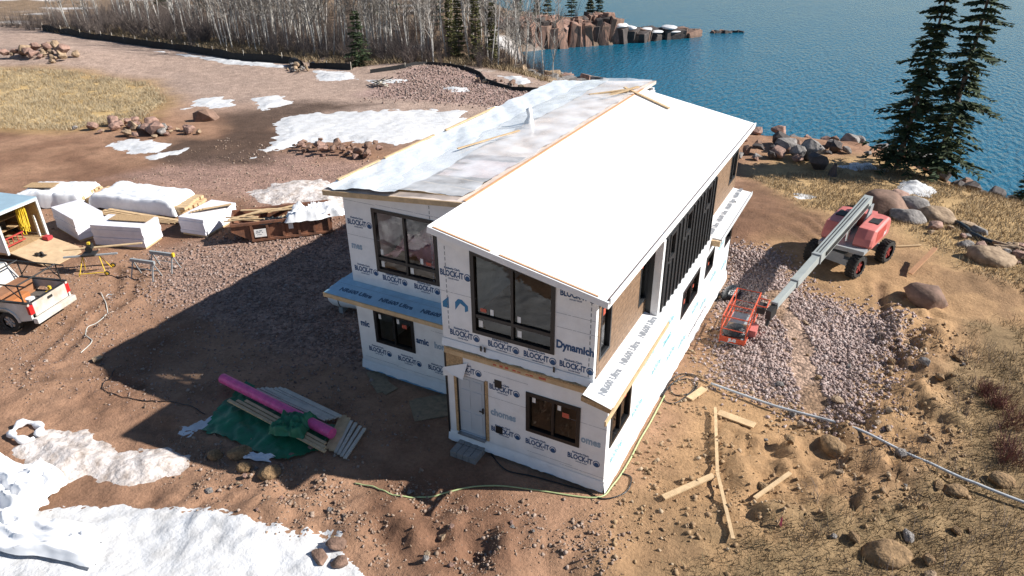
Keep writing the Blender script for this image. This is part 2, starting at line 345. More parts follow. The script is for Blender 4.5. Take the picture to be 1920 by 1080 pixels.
def window(o, u, nrm, u0, u1, z0, z1a, z1b=None, split=(.5,), transom=None, fw_=.11, stickers=(), frame=BLACK):
    z1b = z1a if z1b is None else z1b
    o = Vector(o); u = Vector(u); nn = Vector(nrm); W = u1-u0
    def zt(t): return z1a+(z1b-z1a)*(t-u0)/W
    def P(t, z, d): return o+u*t+Vector((0,0,z))+nn*d
    mb = MB()
    def bar(t0, t1, za0, za1, zb0, zb1, d0, d1):      # quad prism between (t0: za0..zb0) and (t1: za1..zb1)
        F = [P(t0,za0,d1),P(t1,za1,d1),P(t1,zb1,d1),P(t0,zb0,d1)]; B = [P(t0,za0,d0),P(t1,za1,d0),P(t1,zb1,d0),P(t0,zb0,d0)]
        mb.add(F+B, [(0,1,2,3),(7,6,5,4),(0,4,5,1),(2,6,7,3),(0,3,7,4),(1,5,6,2)])
    d0, d1 = -.12, .03
    bar(u0, u0+fw_, z0, z0, zt(u0), zt(u0+fw_), d0, d1); bar(u1-fw_, u1, z0, z0, zt(u1-fw_), zt(u1), d0, d1)
    bar(u0+fw_, u1-fw_, z0, z0, z0+fw_, z0+fw_, d0, d1)
    bar(u0+fw_, u1-fw_, zt(u0+fw_)-fw_, zt(u1-fw_)-fw_, zt(u0+fw_), zt(u1-fw_), d0, d1)
    w = mb.build('window', frame, house)
    ia, ib = u0+fw_, u1-fw_; xs = [ia]+[ia+(ib-ia)*s for s in split]+[ib]
    mb = MB(); hw = .035
    for t in xs[1:-1]: bar(t-hw, t+hw, z0+fw_, z0+fw_, zt(t-hw)-fw_, zt(t+hw)-fw_, -.1, .012)
    if mb.v: mb.build('mullion', frame, w)
    if transom:
        for a, b_ in zip(xs[:-1], xs[1:]):
            mb = MB(); bar(a+(hw if a > ia else 0), b_-(hw if b_ < ib else 0), transom-.05, transom-.05, transom+.05, transom+.05, -.1, .01); mb.build('transom_bar', frame, w)
    for a, b_ in zip(xs[:-1], xs[1:]):
        for (za, zb) in ([(z0+fw_, None)] if not transom else [(z0+fw_, transom-.05), (transom+.05, None)]):
            mb = MB(); e = .002
            ta = zt(a)-fw_ if zb is None else zb; tb = zt(b_)-fw_ if zb is None else zb
            mb.add([P(a+e,za,-.05),P(b_-e,za,-.05),P(b_-e,tb,-.05),P(a+e,ta,-.05)], [(0,1,2,3)]); mb.build('pane', GLASS, w, fix=False)
    for (t, z, ww, hh, mm) in stickers:
        if mm is RED: ww *= .7; hh *= .6
        mb = MB(); mb.add([P(t,z,-.045),P(t+ww,z,-.045),P(t+ww,z+hh,-.045),P(t,z+hh,-.045)], [(0,1,2,3)]); mb.build('sticker', mm, w)
    return w

zr = lambda x: 7.02-.196*(x+4.99)          # top of right roof
zl = lambda x: 7.0+(x+5.2)*.0928           # top of left roof
X, Y = (1,0,0), (0,1,0); NX, NY = (-1,0,0), (0,-1,0)
# right block, lower storey
wall('lower_front_wall', (-4.85,0,0), X, NY, 4.85, .16, lambda t: 3.15, [(.32,1.24,.46,2.51,2.51),(2.52,4.11,1.30,2.62,2.62)], WRAP)
wall('lower_side_wall', (0,.16,0), Y, X, 14.29, .0, lambda t: 3.42, [(.11,1.68,1.36,2.58,2.58),(6.66,8.78,1.85,2.9,2.9),(9.78,10.95,1.95,2.8,2.8),(12.95,14.0,1.9,2.6,2.6)], WRAP)
wall('lower_back_wall', (0,14.45,0), NX, Y, 4.85, -.4, lambda t: 3.42, [], WRAP)
wall('lower_left_wall', (-4.85,0.16,0), Y, NX, 1.7, .1, lambda t: 3.15, [], WRAP)
# right block, upper storey
wall('upper_front_wall', (-4.93,.05,0), X, NY, 4.46, 3.56, lambda t: zr(-4.93+t)-.21, [(.97,3.38,4.0,6.45,6.08)], WRAP)
wall('upper_left_wall', (-4.93,.21,0), Y, NX, 17.5, 3.56, lambda t: zr(-4.93)-.21, [], WRAP)
wA = wall('siding_wall', (-.47,.21,0), Y, X, 3.9, 3.44, lambda t: zr(-.47)-.21, [(.14,.90,3.95,5.6,5.6),(3.15,3.87,3.95,5.58,5.58)], SIDING)
wB = wall('panel_wall', (-.06,4.25,0), Y, X, 5.9, 3.43, lambda t: zr(-.06)-.2, [(.42,1.02,4.95,5.8,5.8),(2.15,2.78,5.05,5.82,5.82),(4.62,5.2,5.05,5.82,5.82)], DARK, .3)
wC = wall('siding_wall', (-.47,10.15,0), Y, X, 5.95, 3.44, lambda t: zr(-.47)-.21, [(4.5,5.75,3.95,5.2,5.2)], SIDING)
wall('upper_back_wall', (-.47,16.1,0), NX, Y, 4.4, 3.0, lambda t: zr(-.47-t)-.21, [], WRAP)
MB().box(-.28,-.06,4.05,4.246,3.44,zr(-.06)-.23).build('corner_wrap', WRAPSHEET, house); MB().box(-.468,-.283,4.06,4.246,3.44,zr(-.28)-.23).build('corner_panel', DARK, house)
# each siding course is a board
for w_, y0, y1, hs in ((wA, .21, 4.11, [(.35,1.11,3.95,5.6),(3.36,4.08,3.95,5.58)]), (wC, 10.15, 16.1, [(14.65,15.9,3.95,5.2)])):
    z = 3.47
    while z < 5.88:
        h = .145; ys = [y0]+[v for q in hs if q[2] < z+h and q[3] > z for v in (q[0]-.0, q[1]+.0)]+[y1]
        for a, b_ in zip(ys[::2], ys[1::2]):
            if b_-a > .03: MB().box(-.468, -.452, a+.004, b_-.004, z, z+h-.012).build('board', SIDING, w_)
        z += h
for k in range(15):       # battens of the charcoal panels
    y = 4.32+k*.41
    ok = [q for q in ((4.67,5.27,4.95,5.8),(6.4,7.03,5.05,5.82),(8.87,9.45,5.05,5.82)) if q[0]-.12 < y < q[1]+.08]
    if ok:
        MB().box(-.058,-.015,y,y+.05,3.44,ok[0][2]-.1).build('batten', DARK, wB)
    else: MB().box(-.058,-.015,y,y+.05,3.44,5.83).build('batten', DARK, wB)
# left block
wall('left_lower_front_wall', (-9.53,1.78,0), X, NY, 4.6, .2, lambda t: 3.4, [(.70,2.28,1.31,2.58,2.58)], WRAP)
wall('left_upper_front_wall', (-9.53,1.8,0), X, NY, 4.6, 3.4, lambda t: zl(-9.53+t)-.2, [(1.06,3.38,4.04,6.16,6.16)], WRAP)
wall('left_side_wall', (-9.53,1.96,0), Y, NX, 16.0, -.3, lambda t: zl(-9.53)-.2, [], WRAP)
wall('left_back_wall', (-4.93,18.1,0), NX, Y, 4.6, -.3, lambda t: zl(-4.93-t)-.2, [], WRAP)
# foundation foam
MB().box(-4.83,-.03,.02,.14,-.5,.16).build('foundation_foam', FOAMBLUE, house)
MB().box(-.14,-.02,.14,14.4,-.9,.0).build('foundation_foam', FOAMBLUE, house)
MB().box(-9.5,-4.9,1.81,1.92,-.5,.2).build('foundation_foam', FOAMBLUE, house)
MB().box(-9.51,-9.4,1.95,18,-.6,-.3).build('foundation_foam', FOAMBLUE, house)
def skirt(name, a, b_, z, nrm, seed, drop=.35):   # loose wrap skirt at the wall foot
    a = Vector(a); b_ = Vector(b_); nn = Vector(nrm); mb = MB(); N = 40; rows = []
    for j in range(4):
        rows.append([a.lerp(b_, i/N)+Vector((0,0,z-drop*j/3*(1 if j < 3 else 1+.25*mnoise.noise((i*.35,seed,0)))))+nn*(.012+.02*j+.05*(j/3)*abs(mnoise.noise((i*.5,seed,j)))) for i in range(N+1)])
    mb.add([p for r in rows for p in r], [(j*(N+1)+i, j*(N+1)+i+1, (j+1)*(N+1)+i+1, (j+1)*(N+1)+i) for j in range(3) for i in range(N)])
    mb.build(name, WRAPSHEET, house, smooth=True)
skirt('wrap_skirt', (-4.9,0,0), (0.02,0,0), .40, NY, 1, .33); skirt('wrap_skirt', (-9.55,1.78,0), (-4.9,1.78,0), .42, NY, 2, .3)
skirt('wrap_skirt', (0,.0,0), (0,14.45,0), .3, X, 3, .42)

# windows and stickers
def stk(u0, z0): return [(u0, z0, .10, .17, STICK)]
window((-4.85,0,0), X, NY, 2.52, 4.11, 1.30, 2.62, split=(.5,), stickers=[(2.68,2.28,.1,.16,STICK),(3.43,2.28,.1,.16,STICK),(3.57,2.1,.28,.26,RED)])
window((-4.93,.05,0), X, NY, .97, 3.38, 4.0, 6.45, 6.08, split=(.5,), transom=4.55, stickers=[(1.2,4.68,.26,.18,RED),(1.5,4.64,.1,.18,STICK),(2.3,4.64,.1,.18,STICK),(1.14,4.2,.12,.2,STICK),(2.3,4.2,.12,.2,STICK)])
window((-9.53,1.8,0), X, NY, 1.06, 3.38, 4.04, 6.16, split=(.5,), transom=4.5, stickers=[(1.22,4.62,.1,.18,STICK),(2.7,4.62,.1,.18,STICK),(2.9,4.62,.26,.17,RED),(1.2,4.2,.12,.2,STICK),(2.3,4.2,.12,.2,STICK)])
window((-9.53,1.78,0), X, NY, .70, 2.28, 1.31, 2.58, split=(.5,), stickers=[(.85,2.22,.1,.17,STICK),(1.58,2.22,.1,.17,STICK),(1.78,2.1,.26,.24,RED)])
window((0,.16,0), Y, X, .11, 1.68, 1.36, 2.58, split=(.5,), stickers=[(1.3,2.2,.2,.2,RED)])
window((0,.16,0), Y, X, 6.66, 8.78, 1.85, 2.9, split=(.5,), stickers=[(7.1,2.2,.2,.3,RED),(8.2,2.3,.2,.2,RED)])
window((0,.16,0), Y, X, 9.78, 10.95, 1.95, 2.8, split=(), fw_=.13, stickers=[(10.4,2.2,.2,.2,RED)])
window((0,.16,0), Y, X, 12.95, 14.0, 1.9, 2.6, split=(), fw_=.13)
window((-.47,.21,0), Y, X, .14, .90, 3.95, 5.6, split=(), fw_=.07, frame=DARK, stickers=[(.45,5.1,.22,.32,RED)])
window((-.47,.21,0), Y, X, 3.15, 3.87, 3.95, 5.58, split=(), fw_=.07, frame=DARK, stickers=[(3.4,5.05,.22,.32,RED)])
for a, b_, z0, z1 in ((.42,1.02,4.95,5.8),(2.15,2.78,5.05,5.82),(4.62,5.2,5.05,5.82)):
    window((-.06,4.25,0), Y, X, a, b_, z0, z1, split=(), fw_=.08, frame=DARK, stickers=[(a+.2,z0+.45,.2,.22,RED)])
window((-.47,10.15,0), Y, X, 4.5, 5.75, 3.95, 5.2, split=(.5,), fw_=.09, frame=DARK)

# door with jambs and threshold
door = MB().box(-4.50,-3.64,.02,.07,.50,2.48).build('door', mat('door_white', (.47,.51,.55), .4, .03, 3), house)
for (a, b_, c, d) in ((-4.40,-4.12,.62,1.25),(-4.02,-3.74,.62,1.25),(-4.40,-4.12,1.38,2.02),(-4.02,-3.74,1.38,2.02),(-4.40,-4.12,2.14,2.38),(-4.02,-3.74,2.14,2.38)):
    MB().box(a, b_, .005, .025, c, d).build('panel', MATS['door_white'], door, bevel=.008)
MB().box(-3.72,-3.69,-.03,.02,1.36,1.54).box(-3.80,-3.69,-.06,-.035,1.44,1.47).build('handle', BLACK, door)
MB().box(-4.62,-4.535,-.025,.1,.44,2.55).build('door_jamb', OSB, house); MB().box(-3.605,-3.52,-.025,.1,.44,2.55).build('door_jamb', OSB, house)
MB().box(-4.53,-4.505,-.02,.1,.46,2.51).build('door_seal', BLACK, house); MB().box(-3.635,-3.61,-.02,.1,.46,2.51).build('door_seal', BLACK, house)
MB().box(-4.53,-3.61,-.12,.1,.41,.455).build('threshold', mat('aluminium', (.45,.46,.48), .35, .08, 5, metal=.8), house)
# rim between storeys, peeled sheathing, flap of wrap
MB().box(-4.86,-.45,-.06,.1,3.15,3.37).build('rim_board', WOOD, house)
MB().box(-4.80,-.5,-.085,-.062,3.30,3.36).build('rim_strip', OSB, house)
skirt('wrap_ledge', (-4.95,.04,0), (-.45,.04,0), 3.58, NY, 7, .2)
MB().box(-4.845,-4.30,-.02,-.004,2.56,3.145).build('sheathing_panel', OSB, house)
MB().box(-4.90,-4.846,-.03,.16,.3,3.15).build('corner_post', BLACK, house)
mb = MB(); P = [(-4.95,-.06,2.62),(-4.12,-.05,3.0),(-4.25,-.14,2.45),(-4.58,-.12,2.5),(-4.97,-.03,2.3)]
mb.add(P, [(0,1,2,3),(0,3,4)]); mb.build('wrap_flap', WRAPSHEET, house)
for k in range(9):
    x = -3.3+k*.19+.05*math.sin(k*3); MB().box(x, x+.1, -.064, -.061, 3.2, 3.25+.02*math.sin(k)).build('red_mark', RED, house)
for x in (-3.72,-3.60,-1.55):
    MB().box(x, x+.05, -.02, -.004, 3.5, 3.66).build('strap', BLACK, house)
for (x, y, z) in ((-3.3,-.003,2.45),(-3.3,-.003,.85),(-5.3,1.777,.65),(-5.25,1.777,2.9)):
    MB().box(x, x+.22, y-.012, y, z, z+.25).build('outlet_box', BLACK, house)

# roofs
def slab(name, pts, th, m):
    P = [Vector(p) for p in pts]; n = len(P)
    return MB().add(P+[p-Vector((0,0,th)) for p in P], [tuple(range(n)), tuple(range(n, 2*n))[::-1]]+[(i, n+i, n+(i+1) % n, (i+1) % n) for i in range(n)]).build(name, m, house)
slab('roof', [(-5.0,-.24,7.02),(-.08,-.24,6.06),(-.08,16.75,6.06),(-5.0,16.75,7.02)], .2, ROOFW)
MB().beam((-5.0,-.262,6.93),(-.08,-.262,5.97),.035,.17).build('fascia', WRAPSHEET, house)
for a, b_ in ((-4.85,-3.2),(-2.95,-.35)):
    MB().beam((a,-.21,zr(a)+.012),(b_,-.21,zr(b_)+.012),.05,.02).build('edge_strip', mat('orange_wood', (.55,.30,.16), .7, .1, 6), house)
MB().beam((-.06,-.2,6.05),(-.06,16.7,6.05),.03,.14).build('fascia', WRAPSHEET, house)
for a, b_ in ((-.2,4.0),(4.1,9.9),(10,16.6)):
    MB().beam((-.10,a,6.078),(-.10,b_,6.078),.04,.02).build('edge_strip', MATS['orange_wood'], house)
UND = mat('roof_underlay', (.66,.56,.49), .8, .15, 1.5)
def lslab(x0, x1, y0, y1): return slab('left_roof', [(x0,y0,zl(x0)),(x1,y0,zl(x1)),(x1,y1,zl(x1)),(x0,y1,zl(x0))], .14, UND)
lslab(-10.05,-8.35,1.55,18.6); lslab(-8.346,-5.02,5.9,18.6); lslab(-8.346,-5.02,1.55,1.95); lslab(-5.3,-5.02,1.954,5.896)
for k in range(5): MB().box(-8.34,-5.31,2.5+k*.72,2.55+k*.72,6.45,zl(-8.3)-.03).build('rafter', WOOD, house)
MB().beam((-10.05,1.53,zl(-10.05)-.08),(-5.0,1.53,zl(-5)-.08),.04,.15).build('fascia', WOOD, house)
MB().beam((-10.07,1.55,zl(-10.05)-.08),(-10.07,18.6,zl(-10.05)-.08),.04,.15).build('fascia', WOOD, house)
MB().beam((-5.02,1.6,7.03),(-5.02,16.7,7.03),.09,.03).build('ridge_strip', MATS['orange_wood'], house)

# ledges over the lower storey
mb = MB(); mb.add([(-.5,-.55,3.50),(.28,-.62,3.36),(.28,4.0,3.36),(-.5,4.05,3.50)], [(0,1,2,3)]); led = mb.build('ledge', WRAPSHEET, house)
MB().beam((.30,-1.05,3.23),(.30,4.05,3.27),.04,.14).build('ledge_fascia', WOOD, house)
MB().obox((-.12,-.5,3.3),(1,0,-.18),(0,1,0),(0,0,1),.42,.06,.07).build('ledge_end', OSB, house)
slab('ledge', [(-.46,10.45,3.46),(.33,10.45,3.38),(.33,15.9,3.38),(-.46,15.9,3.46)], .05, WRAPSHEET)
MB().beam((.345,10.4,3.33),(.345,15.95,3.33),.025,.16).build('ledge_fascia', mat('galvanised', (.62,.66,.68), .35, .05, 4), house)
MB().box(.0,.32,10.3,10.4,3.15,3.36).build('ledge_end', WOOD, house)
slab('ledge', [(-9.95,.85,3.38),(-4.95,.85,3.38),(-4.95,1.78,3.46),(-9.95,1.78,3.46)], .03, mat('blue_underlay', (.34,.55,.70), .6, .08, 3))
MB().box(-9.55,-9.95,1.78,2.5,3.40,3.44).build('ledge', MATS['blue_underlay'], house)
MB().beam((-9.97,.83,3.30),(-4.95,.83,3.30),.04,.14).build('ledge_fascia', WOOD, house)
# interior
MB().box(-4.8,-.17,.17,14.3,.3,.4).build('floor_deck', FLOORW, house); MB().box(-4.75,-.6,.25,16,3.4,3.5).build('floor_deck', FLOORW, house)
MB().box(-9.35,-5.0,1.97,17.9,.3,.4).build('floor_deck', FLOORW, house); MB().box(-9.35,-5.0,1.97,17.9,3.38,3.48).build('floor_deck', FLOORW, house)
MB().box(-4.7,-.7,4.6,4.7,3.5,6.0).build('partition', DRYWALL, house); MB().box(-4.7,-.2,4.6,4.7,.4,3.3).build('partition', DRYWALL, house)
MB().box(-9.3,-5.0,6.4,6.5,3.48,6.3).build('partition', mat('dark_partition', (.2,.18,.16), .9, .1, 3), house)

# printing on the wrap
def text_mesh(s, size, bold=.012, sx=1.):
    c = bpy.data.curves.new('print', 'FONT'); c.body = s; c.size = size; c.offset = bold; c.align_x = 'CENTER'; c.align_y = 'CENTER'; c.resolution_u = 2
    o = bpy.data.objects.new('print', c); col.objects.link(o)
    bpy.context.view_layer.update(); dg = bpy.context.evaluated_depsgraph_get()
    me = bpy.data.meshes.new_from_object(o.evaluated_get(dg)); bpy.data.objects.remove(o)
    me.transform(Matrix.Diagonal((sx,1,1,1))); return me
def merge(parts):
    bm = bmesh.new()
    for me, mx in parts:
        t = me.copy(); t.transform(mx); bm.from_mesh(t); bpy.data.meshes.remove(t)
    me = bpy.data.meshes.new('print'); bm.to_mesh(me); bm.free(); return me
def disc_mesh(r0, r1, n=20):
    mb = MB(); 
    if r0 > 0: mb.add([(r*math.cos(2*math.pi*i/n), r*math.sin(2*math.pi*i/n), 0) for i in range(n) for r in (r0, r1)], [(2*i,2*i+1,(2*i+3)%(2*n),(2*i+2)%(2*n)) for i in range(n)])
    else: mb.add([(r1*math.cos(2*math.pi*i/n), r1*math.sin(2*math.pi*i/n), 0) for i in range(n)], [tuple(range(n))])
    me = bpy.data.meshes.new('disc'); me.from_pydata(mb.v, [], mb.f); return me
T = Matrix.Translation
LOGO = merge([(text_mesh('BLOCK-IT', .30, .011, .74), T((-.12,0,0))), (text_mesh('Kimberly-Clark', .105, .004), T((-.1,.2,0))), (text_mesh('HOUSE WRAP', .07, .002), T((-.05,-.17,0))),
              (disc_mesh(.105,.135), T((.53,0,0))), (disc_mesh(0,.09), T((.53,-.03,0)))])
LOGO.transform(Matrix.Diagonal((.74,.80,1,1))); LOGO.materials.append(BLUEINK)
LINES = merge([(text_mesh('_ _ _________ __ _______________', .09, .002), Matrix.Identity(4))]); LINES.materials.append(GREYINK)
DASH = MB()
for i in range(16): DASH.add([(-.012,-i*.16,0),(.012,-i*.16,0),(.012,-i*.16+.1,0),(-.012,-i*.16+.1,0)], [(0,1,2,3)])
_d = bpy.data.meshes.new('dash'); _d.from_pydata(DASH.v, [], DASH.f); _d.materials.append(GREYINK)
def word(s, m, size=.32, sx=.8): me = text_mesh(s, size, .014, sx); me.materials.append(m); return me
NR = word('NR600 Ultra', GREYINK, .25, .95)
def put(me, pos, u, v, parent, name='wrap_print', tilt=0.):
    u = Vector(u).normalized(); v = Vector(v).normalized(); w = u.cross(v)
    o = bpy.data.objects.new(name, me); col.objects.link(o); o.parent = parent
    M = Matrix(((u.x,v.x,w.x,pos[0]),(u.y,v.y,w.y,pos[1]),(u.z,v.z,w.z,pos[2]),(0,0,0,1)))
    o.matrix_local = M @ Matrix.Rotation(tilt, 4, 'Z'); return o
W_ = {o.name: o for o in house.children}
Z = (0,0,1)
FU, FL_, LU, LL = W_['upper_front_wall'], W_['lower_front_wall'], W_['left_upper_front_wall'], W_['left_lower_front_wall']
for (x, z) in ((-4.45,5.62),(-4.25,3.82),(-3.05,3.79),(-1.98,3.78),(-.95,3.79),(-.98,5.85)): put(LOGO, (x,.044,z), X, Z, FU)
for (x, z) in ((-4.5,5.1),(-1.1,5.3),(-2.5,3.68),(-.95,4.9)): put(LINES, (x,.0445,z), X, Z, FU)
put(word('Dynamich', BLUEINK), (-.99,.044,4.35), X, Z, FU)
ARROW = MB().add([(-.5,-.16,0),(-.5,0,0),(-.3,.2,0),(-.3,-.16,0),(-.1,-.16,0),(-.1,.08,0),(.0,.2,0),(.12,.2,0),(.3,.05,0),(.3,-.1,0),(.2,-.16,0),(.2,.0,0),(.06,.08,0)], [(4,5,6,7,8,9,10,11,12)])
_a2 = bpy.data.meshes.new('emblem'); _a2.from_pydata(ARROW.v[:4], [], [(0,1,2,3)])
_a = bpy.data.meshes.new('emblem'); _a.from_pydata(ARROW.v[4:], [], [tuple(range(9))]); _a.materials.append(mat('emblem_blue', (.03,.19,.38), .6, .05, 3)); _a2.materials.append(MATS['emblem_blue']); put(_a2, (-4.38,.044,4.72), X, Z, FU); put(_a, (-4.38,.044,4.72), X, Z, FU)
put(_d, (-4.72,.044,6.3), X, Z, FU); put(_d, (-.6,.044,5.85), X, Z, FU)
for (x, z) in ((-3.02,2.42),(-3.0,.95),(-1.9,.92),(-.62,.93),(-4.2,2.72)): put(LOGO, (x,-.006,z), X, Z, FL_)
put(word('chomes', PALEINK), (-3.05,-.006,1.55), X, Z, FL_); put(word('omes', PALEINK), (-.42,-.006,1.62), X, Z, FL_)
for (x, z) in ((-3.0,2.1),(-1.6,.62),(-.6,.55),(-2.95,2.9),(-.4,2.2)): put(LINES, (x,-.0065,z), X, Z, FL_)
for (x, z) in ((-9.0,5.55),(-8.95,3.95),(-7.85,3.85),(-6.65,3.83)): put(LOGO, (x,1.794,z), X, Z, LU)
put(word('mes', PALEINK), (-9.2,1.794,4.75), X, Z, LU); put(_d, (-6.35,1.794,6.5), X, Z, LU)
for (x, z) in ((-9.0,6.3),(-7.6,6.33),(-8.95,5.15),(-6.2,6.32)): put(LINES, (x,1.7935,z), X, Z, LU)
for (x, z) in ((-8.75,.95),(-7.55,.92),(-6.35,.93)): put(LOGO, (x,1.774,z), X, Z, LL)
put(word('mic', BLUEINK), (-9.25,1.774,1.9), X, Z, LL); put(word('amic', BLUEINK), (-6.95,1.774,1.85), X, Z, LL); put(word('homes', PALEINK), (-6.15,1.774,1.85), X, Z, LL)
for (x, z) in ((-8.7,.62),(-7.4,.58),(-6.2,.6),(-5.9,2.4)): put(LINES, (x,1.7735,z), X, Z, LL)
LOGO2 = LOGO.copy(); LOGO2.materials.clear(); LOGO2.materials.append(TEALINK)
LS = W_['lower_side_wall']
for (y, z) in ((.9,.75),(2.6,1.1),(4.3,1.5),(6.0,1.0),(3.4,2.4),(5.4,2.5),(9.0,1.2),(11.6,1.3),(12.4,2.3),(7.5,.6),(10.3,.7),(13.6,.9)): put(LOGO2, (.006,y,z), Y, Z, LS)
for (y, z) in ((1.0,2.85),(4.6,.6),(8.2,3.1),(12.5,1.6)): put(LINES, (.0065,y,z), Y, Z, LS)
put(word('Dynamic', TEALINK), (.006,5.3,1.95), Y, Z, LS)
ln = W_['ledge']
for k in range(3): put(NR, (-.11,.35+k*1.5,3.4355), (0,1,0), (-1,0,.18), ln, tilt=0)
for k in range(3): put(LINES, (.13,.3+k*1.5,3.393), (0,1,0), (-1,0,.18), ln)
NRB = NR.copy(); NRB.materials.clear(); NRB.materials.append(mat('dark_blue_ink', (.06,.13,.22), .6, .1, 4))
for k in range(3): put(NRB, (-8.95+k*1.55,1.2,3.4145), X, (0,1,.086), ln)
for k in range(4): put(LINES, (-9.3+k*1.3,1.55,3.444), X, (0,1,.086), ln)
for k in range(4): put(NR, (-.15,11.2+k*1.4,3.435), (0,1,0), (-1,0,.1), ln); put(LINES, (.15,11.5+k*1.2,3.405), (0,1,0), (-1,0,.1), ln)

# things lying inside, on and beside the house
def bumpy(name, x0, x1, y0, y1, zf, m, amp, sc, seed, nx_=40, ny_=40, ragged=0., smooth=True, fold=0.):
    xs = np.linspace(x0, x1, nx_); ys = np.linspace(y0, y1, ny_); XX, YY = np.meshgrid(xs, ys)
    ZZ = np.vectorize(zf)(XX, YY) + amp*np.abs(fbm(XX*sc, YY*sc, seed)) + fold*np.abs(fbm(XX*sc*.7+YY*sc*.5, YY*sc*.15, seed+9, 3))
    if ragged:
        e = np.minimum(np.minimum((XX-x0)/(x1-x0), (x1-XX)/(x1-x0)), np.minimum((YY-y0)/(y1-y0), (y1-YY)/(y1-y0)))
        k = np.clip(1-e*8, 0, 1); XX = XX+k*ragged*fbm(XX*2, YY*2, seed+3); YY = YY+k*ragged*fbm(XX*2, YY*2, seed+4)
    me = grid_mesh(name, XX, YY, ZZ); return link(name, me, m)
ins = bumpy('insulation_batts', -9.2, -5.1, 2.15, 5.2, lambda x, y: 3.75+.8*math.exp(-((x+7.6)/1.0)**2)+.9*math.exp(-((x+6.3)/.5)**2)*(y > 2.6), PINK, .55, 1.4, 4)
tag(ins, 'heap of pink insulation batts seen behind the upper window with pink bundles', 'insulation')
q = bumpy('roof_insulation', -8.32, -5.32, 4.1, 5.88, lambda x, y: zl(x)-.17, mat('pale_batts', (.66,.55,.55), .9, .12, 3), .06, 1.6, 44)
tag(q, 'pale pink insulation laid between the rafters under the clear roof sheet', 'insulation')
FILM = film_mat('clear_film', (.90,.91,.93), .52, .15)
WHITEFILM = mat('white_film', (.78,.82,.85), .35, .05, 1.5, .03, 3)
sh = bumpy('plastic_sheet', -8.3, -5.15, 1.7, 18.3, lambda x, y: zl(x)+.05+.12*math.sin(math.pi*min(1, max(0, (x+8.3)/3.1)))*(.4+.6*(y/18)), FILM, .05, .6, 14, 40, 90, .15, fold=.10)
tag(sh, 'clear plastic sheet rippling over the unfinished roof half', 'plastic sheet')
sh = bumpy('white_sheet', -10.12, -7.3, 1.6, 18.5, lambda x, y: zl(x)+.03, WHITEFILM, .06, 1.0, 24, 34, 110, .12, fold=.14)
tag(sh, 'white plastic sheet folded along the low eave of the roof', 'plastic sheet')
def lumber(name, label, pts, w, h, m=WOOD, group=None):
    mb = MB()
    for a, b_ in zip(pts[:-1], pts[1:]): mb.beam(a, b_, w, h)
    o = mb.build(name, m, None); return tag(o, label, 'lumber', group)
for i, (a, b_) in enumerate([((-6.9,14.8,7.0),(-5.3,15.6,7.12)),((-6.7,14.6,7.05),(-5.2,15.8,7.2)),((-6.2,14.5,7.0),(-5.1,16.3,7.2)),((-5.6,15.9,7.2),(-3.3,15.0,6.74)),((-6.0,14.6,7.02),(-5.1,16.0,7.24))]):
    lumber('roof_board', 'loose pine board dropped across the roof ridge', [a, b_], .14, .045, group='boards on the roof ridge')
lumber('roof_board', 'long thin pine board lying under clear plastic on the roof', [(-7.9,5.9,6.93),(-6.9,8.5,7.02)], .09, .03)
EL = ['pine board on the white eave sheet behind the two front boards', 'long pine board on the white eave sheet near the vent pipe', 'short pine board on the white eave sheet at the front roof corner']
for i, (y0, y1) in enumerate(((4.6,7.6),(8.4,12.2),(2.2,4.3))):
    lumber('eave_board', EL[i], [(-10.0,y0,6.68),(-9.98,y1,6.7)], .09, .045, group='boards along the eave')
vb = MB(); vb.tube([(-7.05,9.6,6.85),(-7.05,9.6,7.05),(-7.03,9.62,7.25),(-7.06,9.6,7.5),(-7.0,9.6,7.58)], [.22,.18,.09,.12,.04], 10); tag(vb.build('vent_pipe', WRAPSHEET, None, smooth=True), 'white plastic wrapped vent pipe poking through the clear roof sheet', 'vent')

# ------------------------------------------------------------------ snow
SNOW = mat('old_snow', (.66,.67,.69), .6, .06, 2.2, .03, 9, c2=(.50,.495,.49), detail=9)
DIRTYSNOW = mat('dirty_snow', (.62,.58,.56), .7, .25, 2.5, .06, 7, c2=(.30,.24,.20))
def snow(poly, label, thick=.18, m=SNOW, warp=.5, seed=0, step=None):
    p = np.array(poly); x0, y0 = p.min(0)-1; x1, y1 = p.max(0)+1
    st_ = step or max(.1, max(x1-x0, y1-y0)/110); XX, YY = np.meshgrid(np.arange(x0, x1, st_), np.arange(y0, y1, st_))
    sd = poly_sd(XX, YY, poly)+warp*fbm(XX/1.3/warp*.5, YY/1.3/warp*.5, 101+seed)+.7*warp*fbm(XX/.55, YY/.55, 131+seed, 4)
    Zs = H(XX, YY)-.06+thick*sst(-.05, 1.5, sd)*(1+.35*fbm(XX/1.5, YY/1.5, 141+seed))+.06*sst(-.12, .0, sd)
    me = grid_mesh('snow', XX, YY, Zs); bm = bmesh.new(); bm.from_mesh(me)
    keep = (sd > -.2).ravel(); bm.verts.ensure_lookup_table()
    bmesh.ops.delete(bm, geom=[v for v in bm.verts if not keep[v.index]], context='VERTS'); bm.to_mesh(me); bm.free()
    o = struct(link('snow', me, m)); o['label'] = label; return o
snow([(-16.5,-9.4),(-13.2,-7.5),(-12.4,-6.95),(-11.2,-6.35),(-10.05,-5.8),(-8.6,-5.4),(-7.5,-5.4),(-6.3,-5.0),(-5.7,-4.5),(-5.15,-4.5),(-4.9,-5),(-4.1,-5.0),(-3.4,-5.4),(-4,-8),(-12,-12),(-20,-11)], 'smooth white snow in the foreground corner', .12, SNOW, .35, 1, .1)
